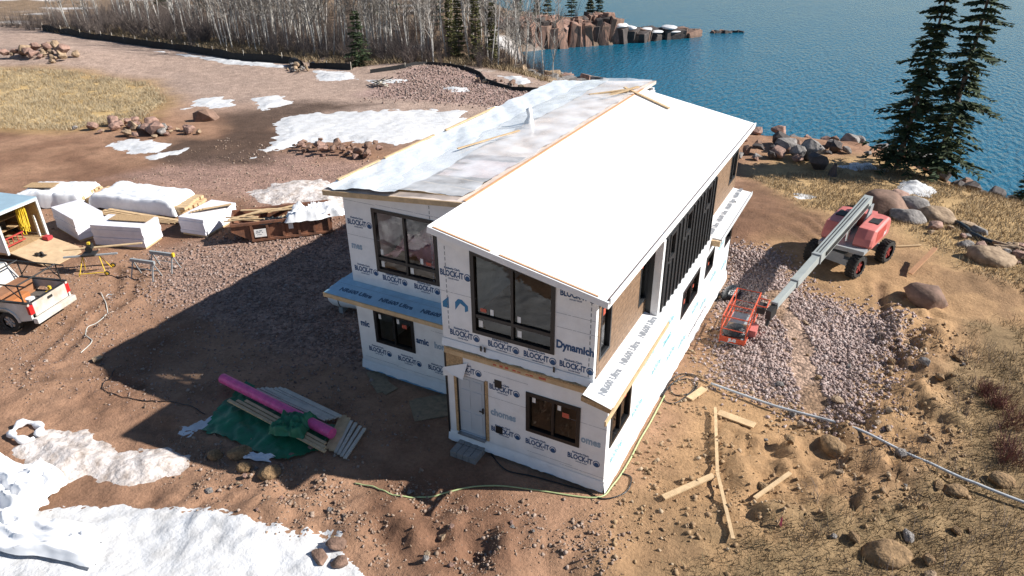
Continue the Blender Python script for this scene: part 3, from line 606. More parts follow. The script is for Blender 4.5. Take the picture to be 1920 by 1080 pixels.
snow([(-16.6,-6.6),(-15.9,-5.1),(-14.2,-4.8),(-13,-4.5),(-11.4,-4.3),(-10.9,-4.8),(-11.8,-5.5),(-12.3,-6),(-14,-6.6)], 'dirty grainy snowbank beside the white plastic', .3, DIRTYSNOW, .5, 2, .09)
snow([(-12.6,-3.6),(-12.0,-2.4),(-11.8,-2.9),(-12.1,-3.8)], 'thin snow at the corner of the green tarp', .1, SNOW, .3, 3)
snow([(-36.8,25.1),(-36,27.2),(-31.3,30.4),(-24.4,33.7),(-22.7,30.2),(-23.3,26.1),(-24.1,23.6),(-27.4,23),(-30.5,21.6),(-30.8,17.5),(-32.7,21.5)], 'wide snow field on the flat ground behind the house', .16, SNOW, .9, 4)
for i, pl in enumerate([[(-43.6,29.5),(-42.2,31.2),(-39.1,29.6),(-39.4,26.6)],[(-42.8,14.9),(-42.2,16.7),(-38.4,17.6),(-37.1,15.3),(-38.5,14.4)],[(-37.9,14.1),(-36.5,16.9),(-35.2,16.3),(-36.5,14.4)],[(-47.4,27.7),(-46.5,29.2),(-42.5,27),(-46,24.4)]]):
    snow(pl, 'melting snow strip between the muddy tracks', .13, SNOW, .7, 5+i)
for i, pl in enumerate([[(-75,42.2),(-62.8,42.9),(-60.5,43),(-51.5,42),(-50.3,40.6),(-56,40.7),(-70,42)],[(-47.3,41.4),(-43,41.7),(-39.8,39.5),(-43.5,37.8)],[(-31.1,39.9),(-28.7,41),(-27.6,39.5),(-29.9,38.9)],[(-28.7,46.9),(-27.3,47.5),(-24.8,45.3),(-24.8,43.4)],[(-39,39.4),(-35.5,41.2),(-35.2,39.9),(-37,38.6)]]):
    snow(pl, 'snow strip lying near the black silt fence', .2, SNOW, .6, 10+i)
snow([(-26.4,12.8),(-26,14.5),(-24.3,16.4),(-22.2,15.9),(-19.4,13.4),(-20,12.4),(-22.5,12.6),(-24,11.9)], 'trodden dirty snow behind the brown dumpster', .2, DIRTYSNOW, .8, 16)
snow([(6.0,32.4),(7,34.5),(8.2,33),(7.8,31.2),(6.5,31.4)], 'bright snow drift at the foot of the two spruces', .4, SNOW, .5, 17)
snow([(.95,27.3),(1.8,28.2),(2.1,27.1),(1.4,26.4)], 'small snow patch on the tan ground behind the lift', .12, SNOW, .4, 18)
snow([(2.2,35.4),(4.2,37),(5.5,35.6),(4,34.8)], 'thin snow among the shore rocks', .2, SNOW, .6, 19)

# ------------------------------------------------------------------ rocks
random.seed(7)
def hull_rock(name, seed, npts=16, fl=.7, rnd=0.):
    rg = random.Random(seed); bm = bmesh.new()
    for i in range(npts):
        v = Vector((rg.gauss(0,1), rg.gauss(0,1), rg.gauss(0,1))).normalized()*rg.uniform(.8,1.05)
        bm.verts.new((v.x*.5, v.y*.5*rg.uniform(.85,1), v.z*.5*fl))
    bmesh.ops.convex_hull(bm, input=bm.verts); loose = [v for v in bm.verts if not v.link_faces]
    bmesh.ops.delete(bm, geom=loose, context='VERTS'); bmesh.ops.recalc_face_normals(bm, faces=bm.faces)
    bmesh.ops.bevel(bm, geom=list(bm.edges), offset=.03, segments=1, affect='EDGES', clamp_overlap=True)
    me = bpy.data.meshes.new(name); bm.to_mesh(me); bm.free(); return me
def round_rock(name, seed, fl=.75):
    bm = bmesh.new(); bmesh.ops.create_icosphere(bm, subdivisions=3, radius=.5)
    rg = random.Random(seed*7+1); PL = []
    for i in range(11):
        n_ = Vector((rg.gauss(0,1), rg.gauss(0,1), rg.gauss(0,1))).normalized(); PL.append((n_, rg.uniform(.33,.47)))
    for v in bm.verts:
        c = v.co.copy()
        for n_, d in PL:
            k = c.dot(n_)-d
            if k > 0: c -= n_*k*.92
        c *= 1+.10*mnoise.noise(c*3+Vector((seed*3.1,0,0)))+.05*mnoise.noise(c*9+Vector((0,seed,0)))
        v.co = c*1.12; v.co.z *= fl
    me = bpy.data.meshes.new(name); bm.to_mesh(me); bm.free(); me.polygons.foreach_set('use_smooth', [True]*len(me.polygons)); return me
ROCKM = {'pink': mat('pink_rock', (.30,.185,.145), .85, .3, 4, .06, 7), 'brown': mat('brown_rock', (.21,.13,.095), .9, .28, 3, .03, 9), 'tan': mat('tan_rock', (.33,.24,.16), .9, .3, 4, .06, 7, c2=(.17,.115,.07)),
         'grey': mat('grey_rock', (.25,.23,.215), .9, .35, 4, .07, 7, c2=(.11,.10,.095)), 'dark': mat('dark_rock', (.075,.06,.055), .8, .35, 3, .04, 8), 'clay': mat('clay_lump', (.26,.165,.085), .95, .3, 5, .08, 7),
         'lichen': mat('rust_rock', (.36,.20,.14), .85, .3, 2.2, .06, 3, c2=(.10,.07,.06))}
ROCKS = {}
for k in ROCKM:
    L_ = []
    for i in range(5):
        a = hull_rock('rock', i*13+len(k)*7, 14+i*2, .62+.08*i); a.materials.append(ROCKM[k]); L_.append(a)
    for i in range(2):
        a = round_rock('rock', i+len(k), .7+.12*i); a.materials.append(ROCKM[k]); L_.append(a)
    ROCKS[k] = L_
def rock(x, y, s, kind='pink', label=None, group=None, shape=None, sz=None, name='rock', z=None, rz=None, sink=.24):
    me = ROCKS[kind][random.randrange(5) if shape is None else shape]
    o = bpy.data.objects.new(name, me); col.objects.link(o)
    sx, sy, sz_ = (s*random.uniform(.85,1.2), s*random.uniform(.75,1.05), s*random.uniform(.75,1.0)) if sz is None else sz
    o.scale = (sx, sy, sz_); o.rotation_euler = (random.uniform(-.25,.25), random.uniform(-.25,.25), random.uniform(0,6.28) if rz is None else rz)
    o.location = (x, y, (hz(x, y) if z is None else z)+sz_*sink)
    if label: tag(o, label, 'rock', group)
    return o
def rock_field(n, fx, smin, smax, kinds, label, group, pile=0.):
    for i in range(n):
        x, y = fx(); s = smin+(smax-smin)*random.random()**2
        rock(x, y, s, random.choice(kinds), label, group, z=(hz(x, y)+random.random()*pile) if pile else None)
U = random.uniform
def along(pts, spread):
    def f():
        i = random.randrange(len(pts)-1); t = random.random(); a, b_ = pts[i], pts[i+1]
        return a[0]+(b_[0]-a[0])*t+random.gauss(0, spread), a[1]+(b_[1]-a[1])*t+random.gauss(0, spread)
    return f
rock_field(46, along([(-48.5,16.2),(-45.5,18.6),(-42.5,18.8),(-39.3,20)], .8), .5, 1.5, ['pink','tan','grey','pink'], 'pinkish broken rock in the row along the dry meadow', 'rocks edging the meadow', .15)
rock_field(30, along([(-81,31.5),(-76,33.5),(-72.5,32)], 1.1), .7, 2.0, ['tan','pink','tan'], 'tan rock in the heap at the far end of the meadow', 'rocks heaped beyond the meadow', .4)
rock_field(46, along([(-29.5,20.2),(-26.5,20.6),(-23.8,21.6)], .7), .35, .95, ['brown','pink','brown'], 'reddish brown rock in the rubble heap beside the wide snow field', 'rubble heap behind the house', .45)
rock_field(42, along([(-3.5,33.2),(-2.2,36.5),(.8,38),(3.5,39.5)], 1.2), .6, 1.9, ['pink','brown','grey','dark'], 'large tumbled rock on the shore behind the house', 'shore rocks behind the house', .3)
rock_field(34, along([(-5,42),(0,44),(5,44.5),(8.5,42)], 1.6), .7, 2.2, ['grey','pink','grey'], 'pale weathered rock at the edge of the lake', 'pale lakeside rocks')
rock_field(16, along([(9.5,40.5),(12.4,38.6),(14,38)], .8), .7, 2.0, ['dark','dark','brown'], 'dark wet rock on the bank beyond the two spruces', 'dark rocks by the water')
rock_field(14, along([(-31,44),(-27.5,43.4),(-24,42.6)], .6), .4, .9, ['tan','brown'], 'tan rock tipped against the winding black silt fence', 'rocks by the winding fence')
rock_field(18, along([(-49,40.8),(-47.6,40.2)], .7), .35, .9, ['tan','grey'], 'pale stone beside the black fence roll', 'stones by the fence roll', .3)
rock_field(26, along([(8.6,24.6),(9.6,23.2),(11.4,22.4),(12.5,22)], .7), .25, .8, ['tan','grey','pink'], 'small loose stone among the boulders and black fabric', 'loose stones by the boulders')
rock_field(50, lambda: (U(3,9), U(1,12)), .14, .5, ['clay','tan','grey','clay'], 'small stone lying on the ochre dirt', 'stones on the ochre dirt')
rock_field(44, lambda: (U(-12,1), U(-5.2,-2.2)), .08, .32, ['tan','pink','grey'], 'small stone on the earth bank in front of the house', 'stones on the front earth bank')
BOULD = [(5.6,26.5,2.3,'brown',6,'dark brown long boulder behind the raised boom end'),(7.0,27.9,1.6,'grey',6,'blue grey round boulder on top of the boulder group'),(6.75,25.4,1.5,'grey',5,'round grey boulder in front of the boulder group'),
 (8.1,26.3,1.6,'tan',6,'golden brown boulder at the side of the boulder group'),(6.2,29.2,1.5,'pink',5,'reddish boulder behind the grey one in the group'),(7.9,24.6,1.0,'pink',2,'flat pink stone before the boulder group'),
 (10.2,21.3,1.7,'tan',5,'smooth tan round boulder near the driftwood pile'),(9.3,22.8,.7,'grey',5,'little grey boulder beside the reddish flat rock'),(9.9,22.4,1.1,'pink',2,'reddish flat rock behind the smooth tan boulder'),
 (7.55,15.6,1.6,'brown',6,'half buried grey boulder in the churned dirt'),(6.9,1.2,.95,'clay',5,'tan clay coated boulder in the dry grass'),(5.3,4.6,.75,'clay',6,'clay coated boulder beside the long grey pipe'),
 (-41.6,22.9,2.2,'brown',3,'big angular brown boulder standing alone by the mud'),(9.5,25.9,1.0,'tan',1,'pale flat slab stone behind the grey slab'),(9.95,25.0,1.1,'grey',1,'grey flat slab stone by the black fabric'),
 (11.9,21.8,1.2,'tan',3,'sandy angular rock beyond the smooth tan boulder'),(-5.3,-5.3,.55,'brown',2,'brown clod sitting on the foreground snow'),(-4.75,-5.2,.4,'brown',6,'upright brown clod on the foreground snow'),(-5.15,-4.85,.45,'brown',5,'brown clod at the edge of the foreground snow'),
 (8.4,4.4,.6,'clay',5,'rusty clay lump just under the far end of the pipe'),(9.6,5.4,.6,'clay',6,'rusty clay lump beyond the far end of the pipe'),(-18.3,-2.2,.5,'tan',1,'lone flat tan stone on the tyre tracked dirt')]
for (x, y, s, k, sh_, lb) in BOULD: rock(x, y, s, k, lb, None, sh_, (s*1.1, s*.85, s*.8), 'boulder', rz=(.6 if s > 2 else None), sink=.12)
for (x, y, s) in ((-9.9,-3.5,.6),(-9.3,-3.9,.45),(-8.4,-3.8,.5),(-10.6,-3.8,.4)): rock(x, y, s, 'clay', 'ochre clay lump on the bank below the green tarp', 'clay lumps below the tarp', 5)

# cliff of the headland, low dark reef with ice, and islet
cliff = thing('rock_cliff', 'rust streaked rock cliff of the headland rising from the lake', 'cliff', (-38,80,-3))
def crock(parent, x, y, w, h, kind, zb=-3.4, ice=False):
    me = BLOCKS[kind][random.randrange(6)]
    o = bpy.data.objects.new('rock', me); col.objects.link(o); o.parent = parent
    o.location = Vector((x, y, zb+h*.5))-parent.location; o.scale = (w*1.25, w*1.1, h*1.12); o.rotation_euler = (U(-.22,.22), U(-.22,.22), U(0,6.28))
    if ice:
        c = bpy.data.objects.new('ice_cap', ICE[random.randrange(3)]); col.objects.link(c); c.parent = parent
        c.location = Vector((x, y, zb+h*1.08))-parent.location; c.scale = (w*1.1, w*.95, h*.5); c.rotation_euler = (0, 0, U(0,6.28))
def block_rock(seed):
    rg = random.Random(seed); bm = bmesh.new()
    for i in (-1,1):
        for j in (-1,1):
            for k in (-1,1):
                for q in range(2): bm.verts.new((.5*i*rg.uniform(.6,1), .5*j*rg.uniform(.6,1), .5*k*rg.uniform(.75,1)))
    bmesh.ops.convex_hull(bm, input=bm.verts); bmesh.ops.delete(bm, geom=[v for v in bm.verts if not v.link_faces], context='VERTS'); bmesh.ops.recalc_face_normals(bm, faces=bm.faces)
    me = bpy.data.meshes.new('rock'); bm.to_mesh(me); bm.free(); return me
BLOCKS = {}
for k in ROCKM:
    BLOCKS[k] = [block_rock(i*3+len(k)) for i in range(6)]
    for a in BLOCKS[k]: a.materials.append(ROCKM[k])
ICE = []
for i in range(3): a = round_rock('ice_cap', 30+i, .6); a.materials.append(SNOW); ICE.append(a)
edge = [(-44.5,74),(-41.5,76),(-38.2,79.3),(-34.5,83.5),(-31.6,87)]
for k in range(210):
    t = k/209*(len(edge)-1.001); i = int(t); t -= i; a, b_ = edge[i], edge[i+1]
    x = a[0]+(b_[0]-a[0])*t; y = a[1]+(b_[1]-a[1])*t; d = U(-.6,2.2)
    crock(cliff, x-d*.75, y+d*.6, U(.6,1.3), U(2.6,4.0)+.4*(d > .8), random.choice(['lichen','lichen','dark','pink','brown']))
for k in range(16): crock(cliff, U(-46,-33), U(83,88), U(2,3.4), U(2.6,3.8), random.choice(['grey','pink']))
reef = thing('rock_reef', 'low dark reef capped with ice running out from the cliff', 'reef', (-27,93,-3))
for k in range(26):
    t = k/25*.86; crock(reef, -31+8*t+U(-.8,.8), 87.5+11.5*t+U(-.8,.8), U(1.5,2.6), U(1.3,2.2)*(1.2-.5*t), random.choice(['dark','dark','brown']), -3.5, ice=random.random() < .55*(1-.5*t))
islet = thing('rock_islet', 'tiny bare rock islet standing off the icy reef', 'islet', (-19.4,102.8,-3))
for k in range(8): crock(islet, -21.2+k*.45+U(-.2,.2), 101.4+k*.36+U(-.4,.4), U(.6,1.2), U(.5,.8), random.choice(['brown','dark']), -3.4)
headrock = thing('rock_knoll', 'bare pinkish rock knoll where the forest meets the cove', 'rock knoll', (-28,57,-3))
for k in range(60):
    x = -27.5+random.gauss(0,1.7); y = 56.5+random.gauss(0,1.9); crock(headrock, x, y, U(.6,1.5), U(.8,1.5), random.choice(['grey','pink','tan']), max(-3.2, hz(x, y)-.4))

# ------------------------------------------------------------------ gravel and clods (too many to count)
def island_mat(name, cols, rough=.9):
    m = bpy.data.materials.new(name); m.use_nodes = True; n = m.node_tree.nodes; l = m.node_tree.links; b = n['Principled BSDF']; b.inputs['Roughness'].default_value = rough
    g = n.new('ShaderNodeNewGeometry'); r = n.new('ShaderNodeValToRGB'); r.color_ramp.interpolation = 'LINEAR'
    while len(r.color_ramp.elements) < len(cols): r.color_ramp.elements.new(.5)
    for i, c in enumerate(cols): r.color_ramp.elements[i].position = i/(len(cols)-1); r.color_ramp.elements[i].color = (*c, 1)
    l.new(g.outputs['Random Per Island'], r.inputs['Fac']); l.new(r.outputs['Color'], b.inputs['Base Color']); return m
rng = np.random.default_rng(5)
CUBE = np.array([(-1,-1,-1),(1,-1,-1),(1,1,-1),(-1,1,-1),(-1,-1,1),(1,-1,1),(1,1,1),(-1,1,1)], float)*.5
CF = np.array([(0,3,2,1),(4,5,6,7),(0,1,5,4),(1,2,6,5),(2,3,7,6),(3,0,4,7)])
def pebbles(name, label, poly, n, smin, smax, m, cat='gravel', soft=0., extra=None, power=2.5):
    p = np.array(poly); x0, y0 = p.min(0)-soft; x1, y1 = p.max(0)+soft; xs = np.empty(0); ys = np.empty(0)
    while len(xs) < n:
        a = rng.uniform(x0, x1, n); b_ = rng.uniform(y0, y1, n)
        k = (poly_sd(a, b_, poly)+soft*rng.normal(0, .5, n)+.5*fbm(a/1.2, b_/1.2, 77) > 0) & ((fbm(a/.8, b_/.8, 79) > .0) | (rng.random(n) < (.85 if cat == 'gravel' else .12))) & (line_d(a, b_, [(2.2,13.5),(3.6,10),(4.6,6.5)])+.3*fbm(a/.7, b_/.7, 83) > .4)
        for (hx0, hx1, hy0, hy1) in HOUSE_RECTS: k &= ~((a > hx0) & (a < hx1) & (b_ > hy0) & (b_ < hy1))
        xs = np.concatenate([xs, a[k]]); ys = np.concatenate([ys, b_[k]])
    xs = xs[:n]; ys = ys[:n]; s = smin+(smax-smin)*rng.random(n)**power
    v = CUBE[None]*(1+.45*rng.uniform(-1, 1, (n, 8, 3))); v *= (s[:, None]*rng.uniform(.6, 1.25, (n, 3)))[:, None, :]
    q = rng.normal(size=(n, 4)); q /= np.linalg.norm(q, axis=1)[:, None]; w, a, b_, c = q.T
    Rm = np.stack([np.stack([1-2*(b_*b_+c*c), 2*(a*b_-c*w), 2*(a*c+b_*w)], -1), np.stack([2*(a*b_+c*w), 1-2*(a*a+c*c), 2*(b_*c-a*w)], -1), np.stack([2*(a*c-b_*w), 2*(b_*c+a*w), 1-2*(a*a+b_*b_)], -1)], 1)
    v = np.einsum('nij,nkj->nki', Rm, v); v[..., 0] += xs[:, None]; v[..., 1] += ys[:, None]; v[..., 2] += (H(xs, ys)+s*.18)[:, None]
    f = (CF[None]+8*np.arange(n)[:, None, None]).reshape(-1, 4); me = bpy.data.meshes.new(name)
    me.vertices.add(n*8); me.vertices.foreach_set('co', v.astype(np.float32).ravel()); me.loops.add(f.size); me.loops.foreach_set('vertex_index', f.ravel().astype(np.int32))
    me.polygons.add(len(f)); me.polygons.foreach_set('loop_start', (np.arange(len(f))*4).astype(np.int32)); me.update(calc_edges=True)
    o = link(name, me, m); tag(o, label, cat, kind='stuff'); return o
GRAV = island_mat('crushed_stone', [(.21,.15,.135),(.38,.285,.26),(.30,.22,.20),(.46,.385,.36),(.25,.18,.16),(.40,.31,.285)])
YGRAV = island_mat('reddish_gravel', [(.15,.10,.08),(.27,.19,.16),(.21,.14,.115),(.34,.27,.24),(.18,.12,.10)])
CLOD = island_mat('dirt_clods', [(.25,.16,.085),(.33,.22,.12),(.28,.18,.10),(.40,.31,.21)])
DCLOD = island_mat('brown_clods', [(.19,.125,.085),(.27,.19,.135),(.36,.28,.23),(.22,.14,.095)])
pebbles('gravel', 'pinkish crushed stone spread around the lift basket', ZONE_LIFT, 20000, .02, .10, GRAV, soft=1.3)
pebbles('gravel', 'pinkish crushed stone spread over the yard beside the house', [(-24,4.6),(-21.5,10),(-17,13.5),(-9.6,12),(-9.6,2.4),(-12,1.2),(-16.5,1.9),(-20.5,2.2)], 9000, .025, .10, YGRAV, soft=1.5)
pebbles('dirt_clods', 'loose ochre dirt clods on the churned ground', [(.2,-1),(.2,13),(1.2,7),(5.6,5.9),(5.9,9),(6.7,13),(8.6,13.5),(9,8),(8.4,4),(5.4,1.4),(2.5,-2.5)], 4500, .015, .11, CLOD, 'dirt', .6, power=7)
pebbles('dirt_clods', 'loose brown clods and pebbles on the front earth bank', [(-14,-3.4),(-11,-3.2),(-6,-2.6),(-.2,-.5),(1.4,-1.6),(1,-4.5),(-3,-5),(-10,-5.2)], 5000, .015, .08, DCLOD, 'dirt', .5, power=6)
pebbles('dirt_clods', 'scattered pebbles on the brown site ground', [(-34,4),(-36,20),(-18,22),(-16,12),(-24,5),(-18,1.5),(-10,1),(-5,-.3),(-6,-2.5),(-13,-3),(-20,-5),(-26,-2)], 6000, .015, .09, DCLOD, 'dirt', .5, power=5)
pebbles('gravel', 'small reddish gravel trodden into the truck yard', [(-27,2),(-24,5),(-14,4),(-9.8,2),(-9.8,.9),(-6,.5),(-6.5,-2),(-13,-2.6),(-19,-4.5),(-23,-3)], 5000, .015, .06, YGRAV, soft=.8, power=3)
pebbles('gravel', 'pinkish rubble spread on the far pad by the fence', [(-38,44.4),(-35.5,48),(-30.5,46.2),(-27.5,43.2),(-23,41.5),(-21,36),(-34,34)], 4000, .05, .16, YGRAV, soft=1.5)

# ------------------------------------------------------------------ vehicles and machines
TYRE = mat('tyre_rubber', (.03,.028,.026), .9, .3, 8, .01, 30); STEEL = mat('grey_steel', (.30,.32,.33), .45, .1, 3)
SILVER = mat('silver_paint', (.62,.62,.60), .35, .10, 1.2, coat=.3, c2=(.42,.36,.29)); LAMP = mat('red_lamp', (.55,.02,.02), .2, .1, 8)
CHROME = mat('alloy', (.5,.5,.5), .3, .1, 5, metal=.9); BLKP = mat('black_plastic', (.02,.02,.02), .6, .2, 6)
BOOMG = mat('boom_grey', (.36,.39,.38), .45, .08, 1.5); LIFTRED = mat('faded_red_paint', (.56,.17,.15), .45, .12, 1.2); ORANGE = mat('red_orange_tube', (.62,.10,.045), .4, .12, 3)
YELLOW = mat('yellow_cord', (.70,.50,.03), .6, .15, 8); YPAINT = mat('yellow_paint', (.70,.48,.04), .45, .1, 5)
WHITEP = mat('white_panel', (.72,.73,.73), .4, .05, 2); FOAMW = mat('wrapped_foam', (.74,.73,.78), .5, .06, 2.5, .015, 6)
def wheel(parent, c, r, w, ax=(0,1,0), rim=CHROME, lug=False, spokes=6):
    c = Vector(c); ax = Vector(ax).normalized(); mb = MB(); n = 28
    prof = [(-w/2, r*.62), (-w/2, r*.9), (-w*.36, r), (w*.36, r), (w/2, r*.9), (w/2, r*.62)]
    e1 = Vector((0,0,1)); e2 = ax.cross(e1).normalized(); vs = []; 
    for i in range(n):
        t = 2*math.pi*i/n
        for (a, q) in prof: vs.append(c+ax*a+(e1*math.cos(t)+e2*math.sin(t))*q)
    m_ = len(prof); mb.add(vs, [(i*m_+j, ((i+1) % n)*m_+j, ((i+1) % n)*m_+j+1, i*m_+j+1) for i in range(n) for j in range(m_-1)])
    if lug:
        for i in range(22):
            for s in (-1, 1):
                t = 2*math.pi*(i+.25*s)/22; d = e1*math.cos(t)+e2*math.sin(t); tg = ax.cross(d)
                mb.obox(c+ax*s*w*.24+d*r*1.01, ax*1.0+tg*.45*s, tg-ax*.45*s, d, w*.25, .028, .03)
    o = mb.build('wheel', TYRE, parent, smooth=False)
    mb = MB(); mb.cyl(c-ax*w*.28, c+ax*w*.28, r*.60, 20); rm = mb.build('rim', rim, o)
    mb = MB()
    for s in (-1, 1):
        for i in range(spokes):
            t = 2*math.pi*i/spokes; d = e1*math.cos(t)+e2*math.sin(t); mb.obox(c+ax*s*w*.31+d*r*.32, d, ax.cross(d), ax, r*.24, r*.075, .02)
    mb.cyl(c-ax*w*.36, c+ax*w*.36, r*.14, 10); mb.build('hub', rim if rim is not CHROME else STEEL, o)
    return o
def arch(cx, r, z0, n=9): return [(cx+r*math.cos(math.pi*i/n), z0+r*math.sin(math.pi*i/n)) for i in range(n+1)]

tr = thing('pickup_truck', 'muddy silver pickup truck with black ladder rack and loaded bed', 'pickup truck', (-22.2,-1.15,hz(-22.2,-1.2)), math.atan2(-.28,-.96))
for s in (1, -1):
    y0, y1 = (.90, .98) if s > 0 else (-.98, -.90)
    poly = [(0.02,.62),(.62,.5)]+arch(1.15,.52,.48)[::-1]+[(1.72,.5),(2.12,.5),(2.12,1.3),(0.02,1.3)]
    MB().prism([(p[0], p[1]) for p in poly], (0,y0,0), X, (0,0,1), (0,y1-y0,0)).build('bed_side', SILVER, tr)
    MB().box(.0,2.1,y0-.02,y1+.02,1.3,1.335).build('bed_rail', BLKP, tr)
    MB().box(-.015,.10,s*.80 if s > 0 else -.985,.985 if s > 0 else -.80,.85,1.2).build('tail_lamp', LAMP, tr)
    fl = MB(); 
    for i in range(9):
        a0, a1 = math.pi*i/9, math.pi*(i+1)/9
        fl.add([(1.15+.50*math.cos(a0), s*.985, .48+.50*math.sin(a0)),(1.15+.58*math.cos(a0), s*.985, .48+.58*math.sin(a0)),(1.15+.58*math.cos(a1), s*.985, .48+.58*math.sin(a1)),(1.15+.50*math.cos(a1), s*.985, .48+.50*math.sin(a1)),
                (1.15+.50*math.cos(a0), s*1.03, .48+.50*math.sin(a0)),(1.15+.56*math.cos(a0), s*1.03, .48+.56*math.sin(a0)),(1.15+.56*math.cos(a1), s*1.03, .48+.56*math.sin(a1)),(1.15+.50*math.cos(a1), s*1.03, .48+.50*math.sin(a1))],
               [(4,5,6,7),(1,5,6,2),(0,3,7,4)])
    fl.build('fender_flare', SILVER, tr)
    poly = [(2.16,.45),(4.2,.45)]+arch(4.75,.5,.46)[::-1]+[(5.35,.48),(5.75,.55),(5.78,.95),(5.6,1.15),(4.25,1.25),(3.7,1.85),(2.5,1.9),(2.2,1.3),(2.16,1.3)]
for_cab = [(2.16,.45),(4.2,.45)]+arch(4.75,.5,.46)[::-1]+[(5.35,.48),(5.75,.55),(5.78,.95),(5.6,1.13),(4.3,1.24),(3.7,1.86),(2.55,1.9),(2.18,1.3)]
MB().prism(for_cab, (0,-.96,0), X, (0,0,1), (0,1.92,0)).build('cab', SILVER, tr, bevel=.03)
for s in (1, -1): MB().prism([(2.62,1.34),(4.0,1.30),(3.62,1.78),(2.72,1.8)], (0,s*.965-.004,0), X, (0,0,1), (0,.008,0)).build('side_window', mat('dark_glass', (.02,.022,.025), .1, .1, 3), tr)
MB().prism([(-.78,1.36),(.78,1.36),(.7,1.8),(-.7,1.8)], (2.30,0,0), Y, (.42,0,1), (-.02,0,0)).build('rear_window', MATS['dark_glass'], tr)
MB().prism([(-.82,1.28),(.82,1.28),(.74,1.78),(-.74,1.78)], (5.82,0,0), Y, (-1.2,0,1), (.02,0,0)).build('windscreen', MATS['dark_glass'], tr)
tg = MB().box(-.03,.05,-.80,.80,.72,1.29).build('tailgate', SILVER, tr, bevel=.012); MB().box(-.045,-.03,-.12,.12,1.08,1.18).build('handle', BLKP, tg); MB().box(-.04,.06,-.8,.8,1.29,1.315).build('tailgate_cap', BLKP, tg)
MB().box(-.2,.0,-.97,.97,.48,.70).build('bumper', SILVER, tr, bevel=.03)
MB().box(.05,2.12,-.9,.9,.78,.84).build('bed_floor', mat('bed_liner', (.10,.09,.08), .8, .2, 5), tr); MB().box(2.06,2.12,-.9,.9,.84,1.3).build('bed_front', SILVER, tr)
MB().box(.3,5.5,-.6,.6,.36,.5).build('chassis', BLKP, tr)
for (x, s) in ((1.15,1),(1.15,-1),(4.75,1),(4.75,-1)): wheel(tr, (x, s*.84, .41), .41, .27)
rack = []
for s in (1,-1):
    MB().tube([(-.15,s*.92,2.02),(4.4,s*.92,2.02)], .03, 6).build('rack_rail', BLKP, tr)
    for x in (.2, 1.95): MB().tube([(x,s*.92,1.32),(x+.02,s*.92,2.02)], .028, 6).build('rack_post', BLKP, tr)
    MB().tube([(.2,s*.92,1.45),(.75,s*.92,2.0)], .02, 6).build('rack_brace', BLKP, tr); MB().tube([(1.95,s*.92,1.45),(1.4,s*.92,2.0)], .02, 6).build('rack_brace', BLKP, tr)
for x in (.2,1.95,4.2): MB().tube([(x,-.92,2.05),(x,.92,2.05)], .028, 6).build('rack_crossbar', BLKP, tr)
def local(root, p): return root.matrix_basis @ Vector(p)
def on(root, name, label, cat, mbf, m, group=None, **kw):
    mb = MB(); mbf(mb); o = mb.build(name, m, None, **kw); o.matrix_basis = root.matrix_basis.copy(); return tag(o, label, cat, group)
tr.matrix_basis = Matrix.Translation(tr.location) @ Matrix.Rotation(math.atan2(-.28,-.96), 4, 'Z')
BROWN = mat('brown_case', (.30,.14,.07), .6, .15, 4)
on(tr, 'tool_chest', 'brown tool chest across the front of the truck bed', 'tool chest', lambda q: q.box(1.35,2.0,-.75,.8,.85,1.38), BROWN, bevel=.02)
on(tr, 'tool_case', 'orange brown tool case lying in the truck bed', 'tool case', lambda q: q.box(.95,1.28,-.1,.8,.85,1.2), mat('orange_case', (.45,.17,.06), .5, .1, 4), bevel=.02)
on(tr, 'bucket', 'white bucket standing in the truck bed', 'bucket', lambda q: q.tube([(.5,.35,.85),(.5,.35,1.2)], [.13,.16], 14), WHITEP)
on(tr, 'lumber_offcut', 'pale lumber offcut in the truck bed by the tailgate', 'lumber', lambda q: q.beam((.3,-.6,.88),(.9,.6,.9),.14,.05), WOOD)
on(tr, 'drill_box', 'yellow power tool in the truck bed', 'power tool', lambda q: q.box(.25,.45,-.55,-.3,.85,1.12).box(.3,.4,-.5,-.42,1.12,1.3), YPAINT)

# box trailer with lowered ramp
tl = thing('box_trailer', 'white enclosed cargo trailer with its rear ramp lowered', 'trailer', (-29.43,2.2,hz(-29.4,2.2)), math.atan2(-.2,-.98))
TW, TL, ZF, ZT = 1.12, 4.8, .48, 2.35
for s in (1,-1):
    MB().box(0,TL,min(s*TW,s*(TW-.05)),max(s*TW,s*(TW-.05)),ZF,ZT).build('side_wall', WHITEP, tl)
    MB().box(.03,TL-.1,min(s*(TW-.052),s*(TW-.065)),max(s*(TW-.052),s*(TW-.065)),ZF+.05,ZT-.05).build('lining', OSB, tl)
    for x in (2.0,2.85): wheel(tl, (x, s*1.0, .35), .35, .2)
    MB().box(-.03,.05,min(s*(TW+.01),s*(TW-.1)),max(s*(TW+.01),s*(TW-.1)),ZF-.1,ZT).build('door_post', mat('trailer_trim', (.6,.62,.62), .35, .05, 3), tl)
MB().box(0,TL,-TW,TW,ZF-.1,ZF).build('floor', OSB, tl); MB().box(TL-.05,TL,-TW,TW,ZF,ZT).build('front_wall', WHITEP, tl)
MB().box(-.02,TL,-TW-.01,TW+.01,ZT,ZT+.05).build('roof', mat('trailer_roof', (.30,.42,.50), .4, .08, 1.5), tl)
MB().box(-.035,.04,-TW,TW,ZT-.12,ZT-.001).build('header', MATS['trailer_trim'], tl)
rp = MB().add([(-.02,-1.02,.47),(-.02,1.02,.47),(-1.75,1.02,.09),(-2.2,.7,.03),(-2.2,-.7,.03),(-1.75,-1.02,.09)], [(0,1,2,3,4,5)])
rp.add([(p[0],p[1],p[2]-.05) for p in rp.v], [(5,4,3,2,1,0)]); rp.f += [(i,6+i,6+(i+1)%6,(i+1)%6) for i in range(6)]
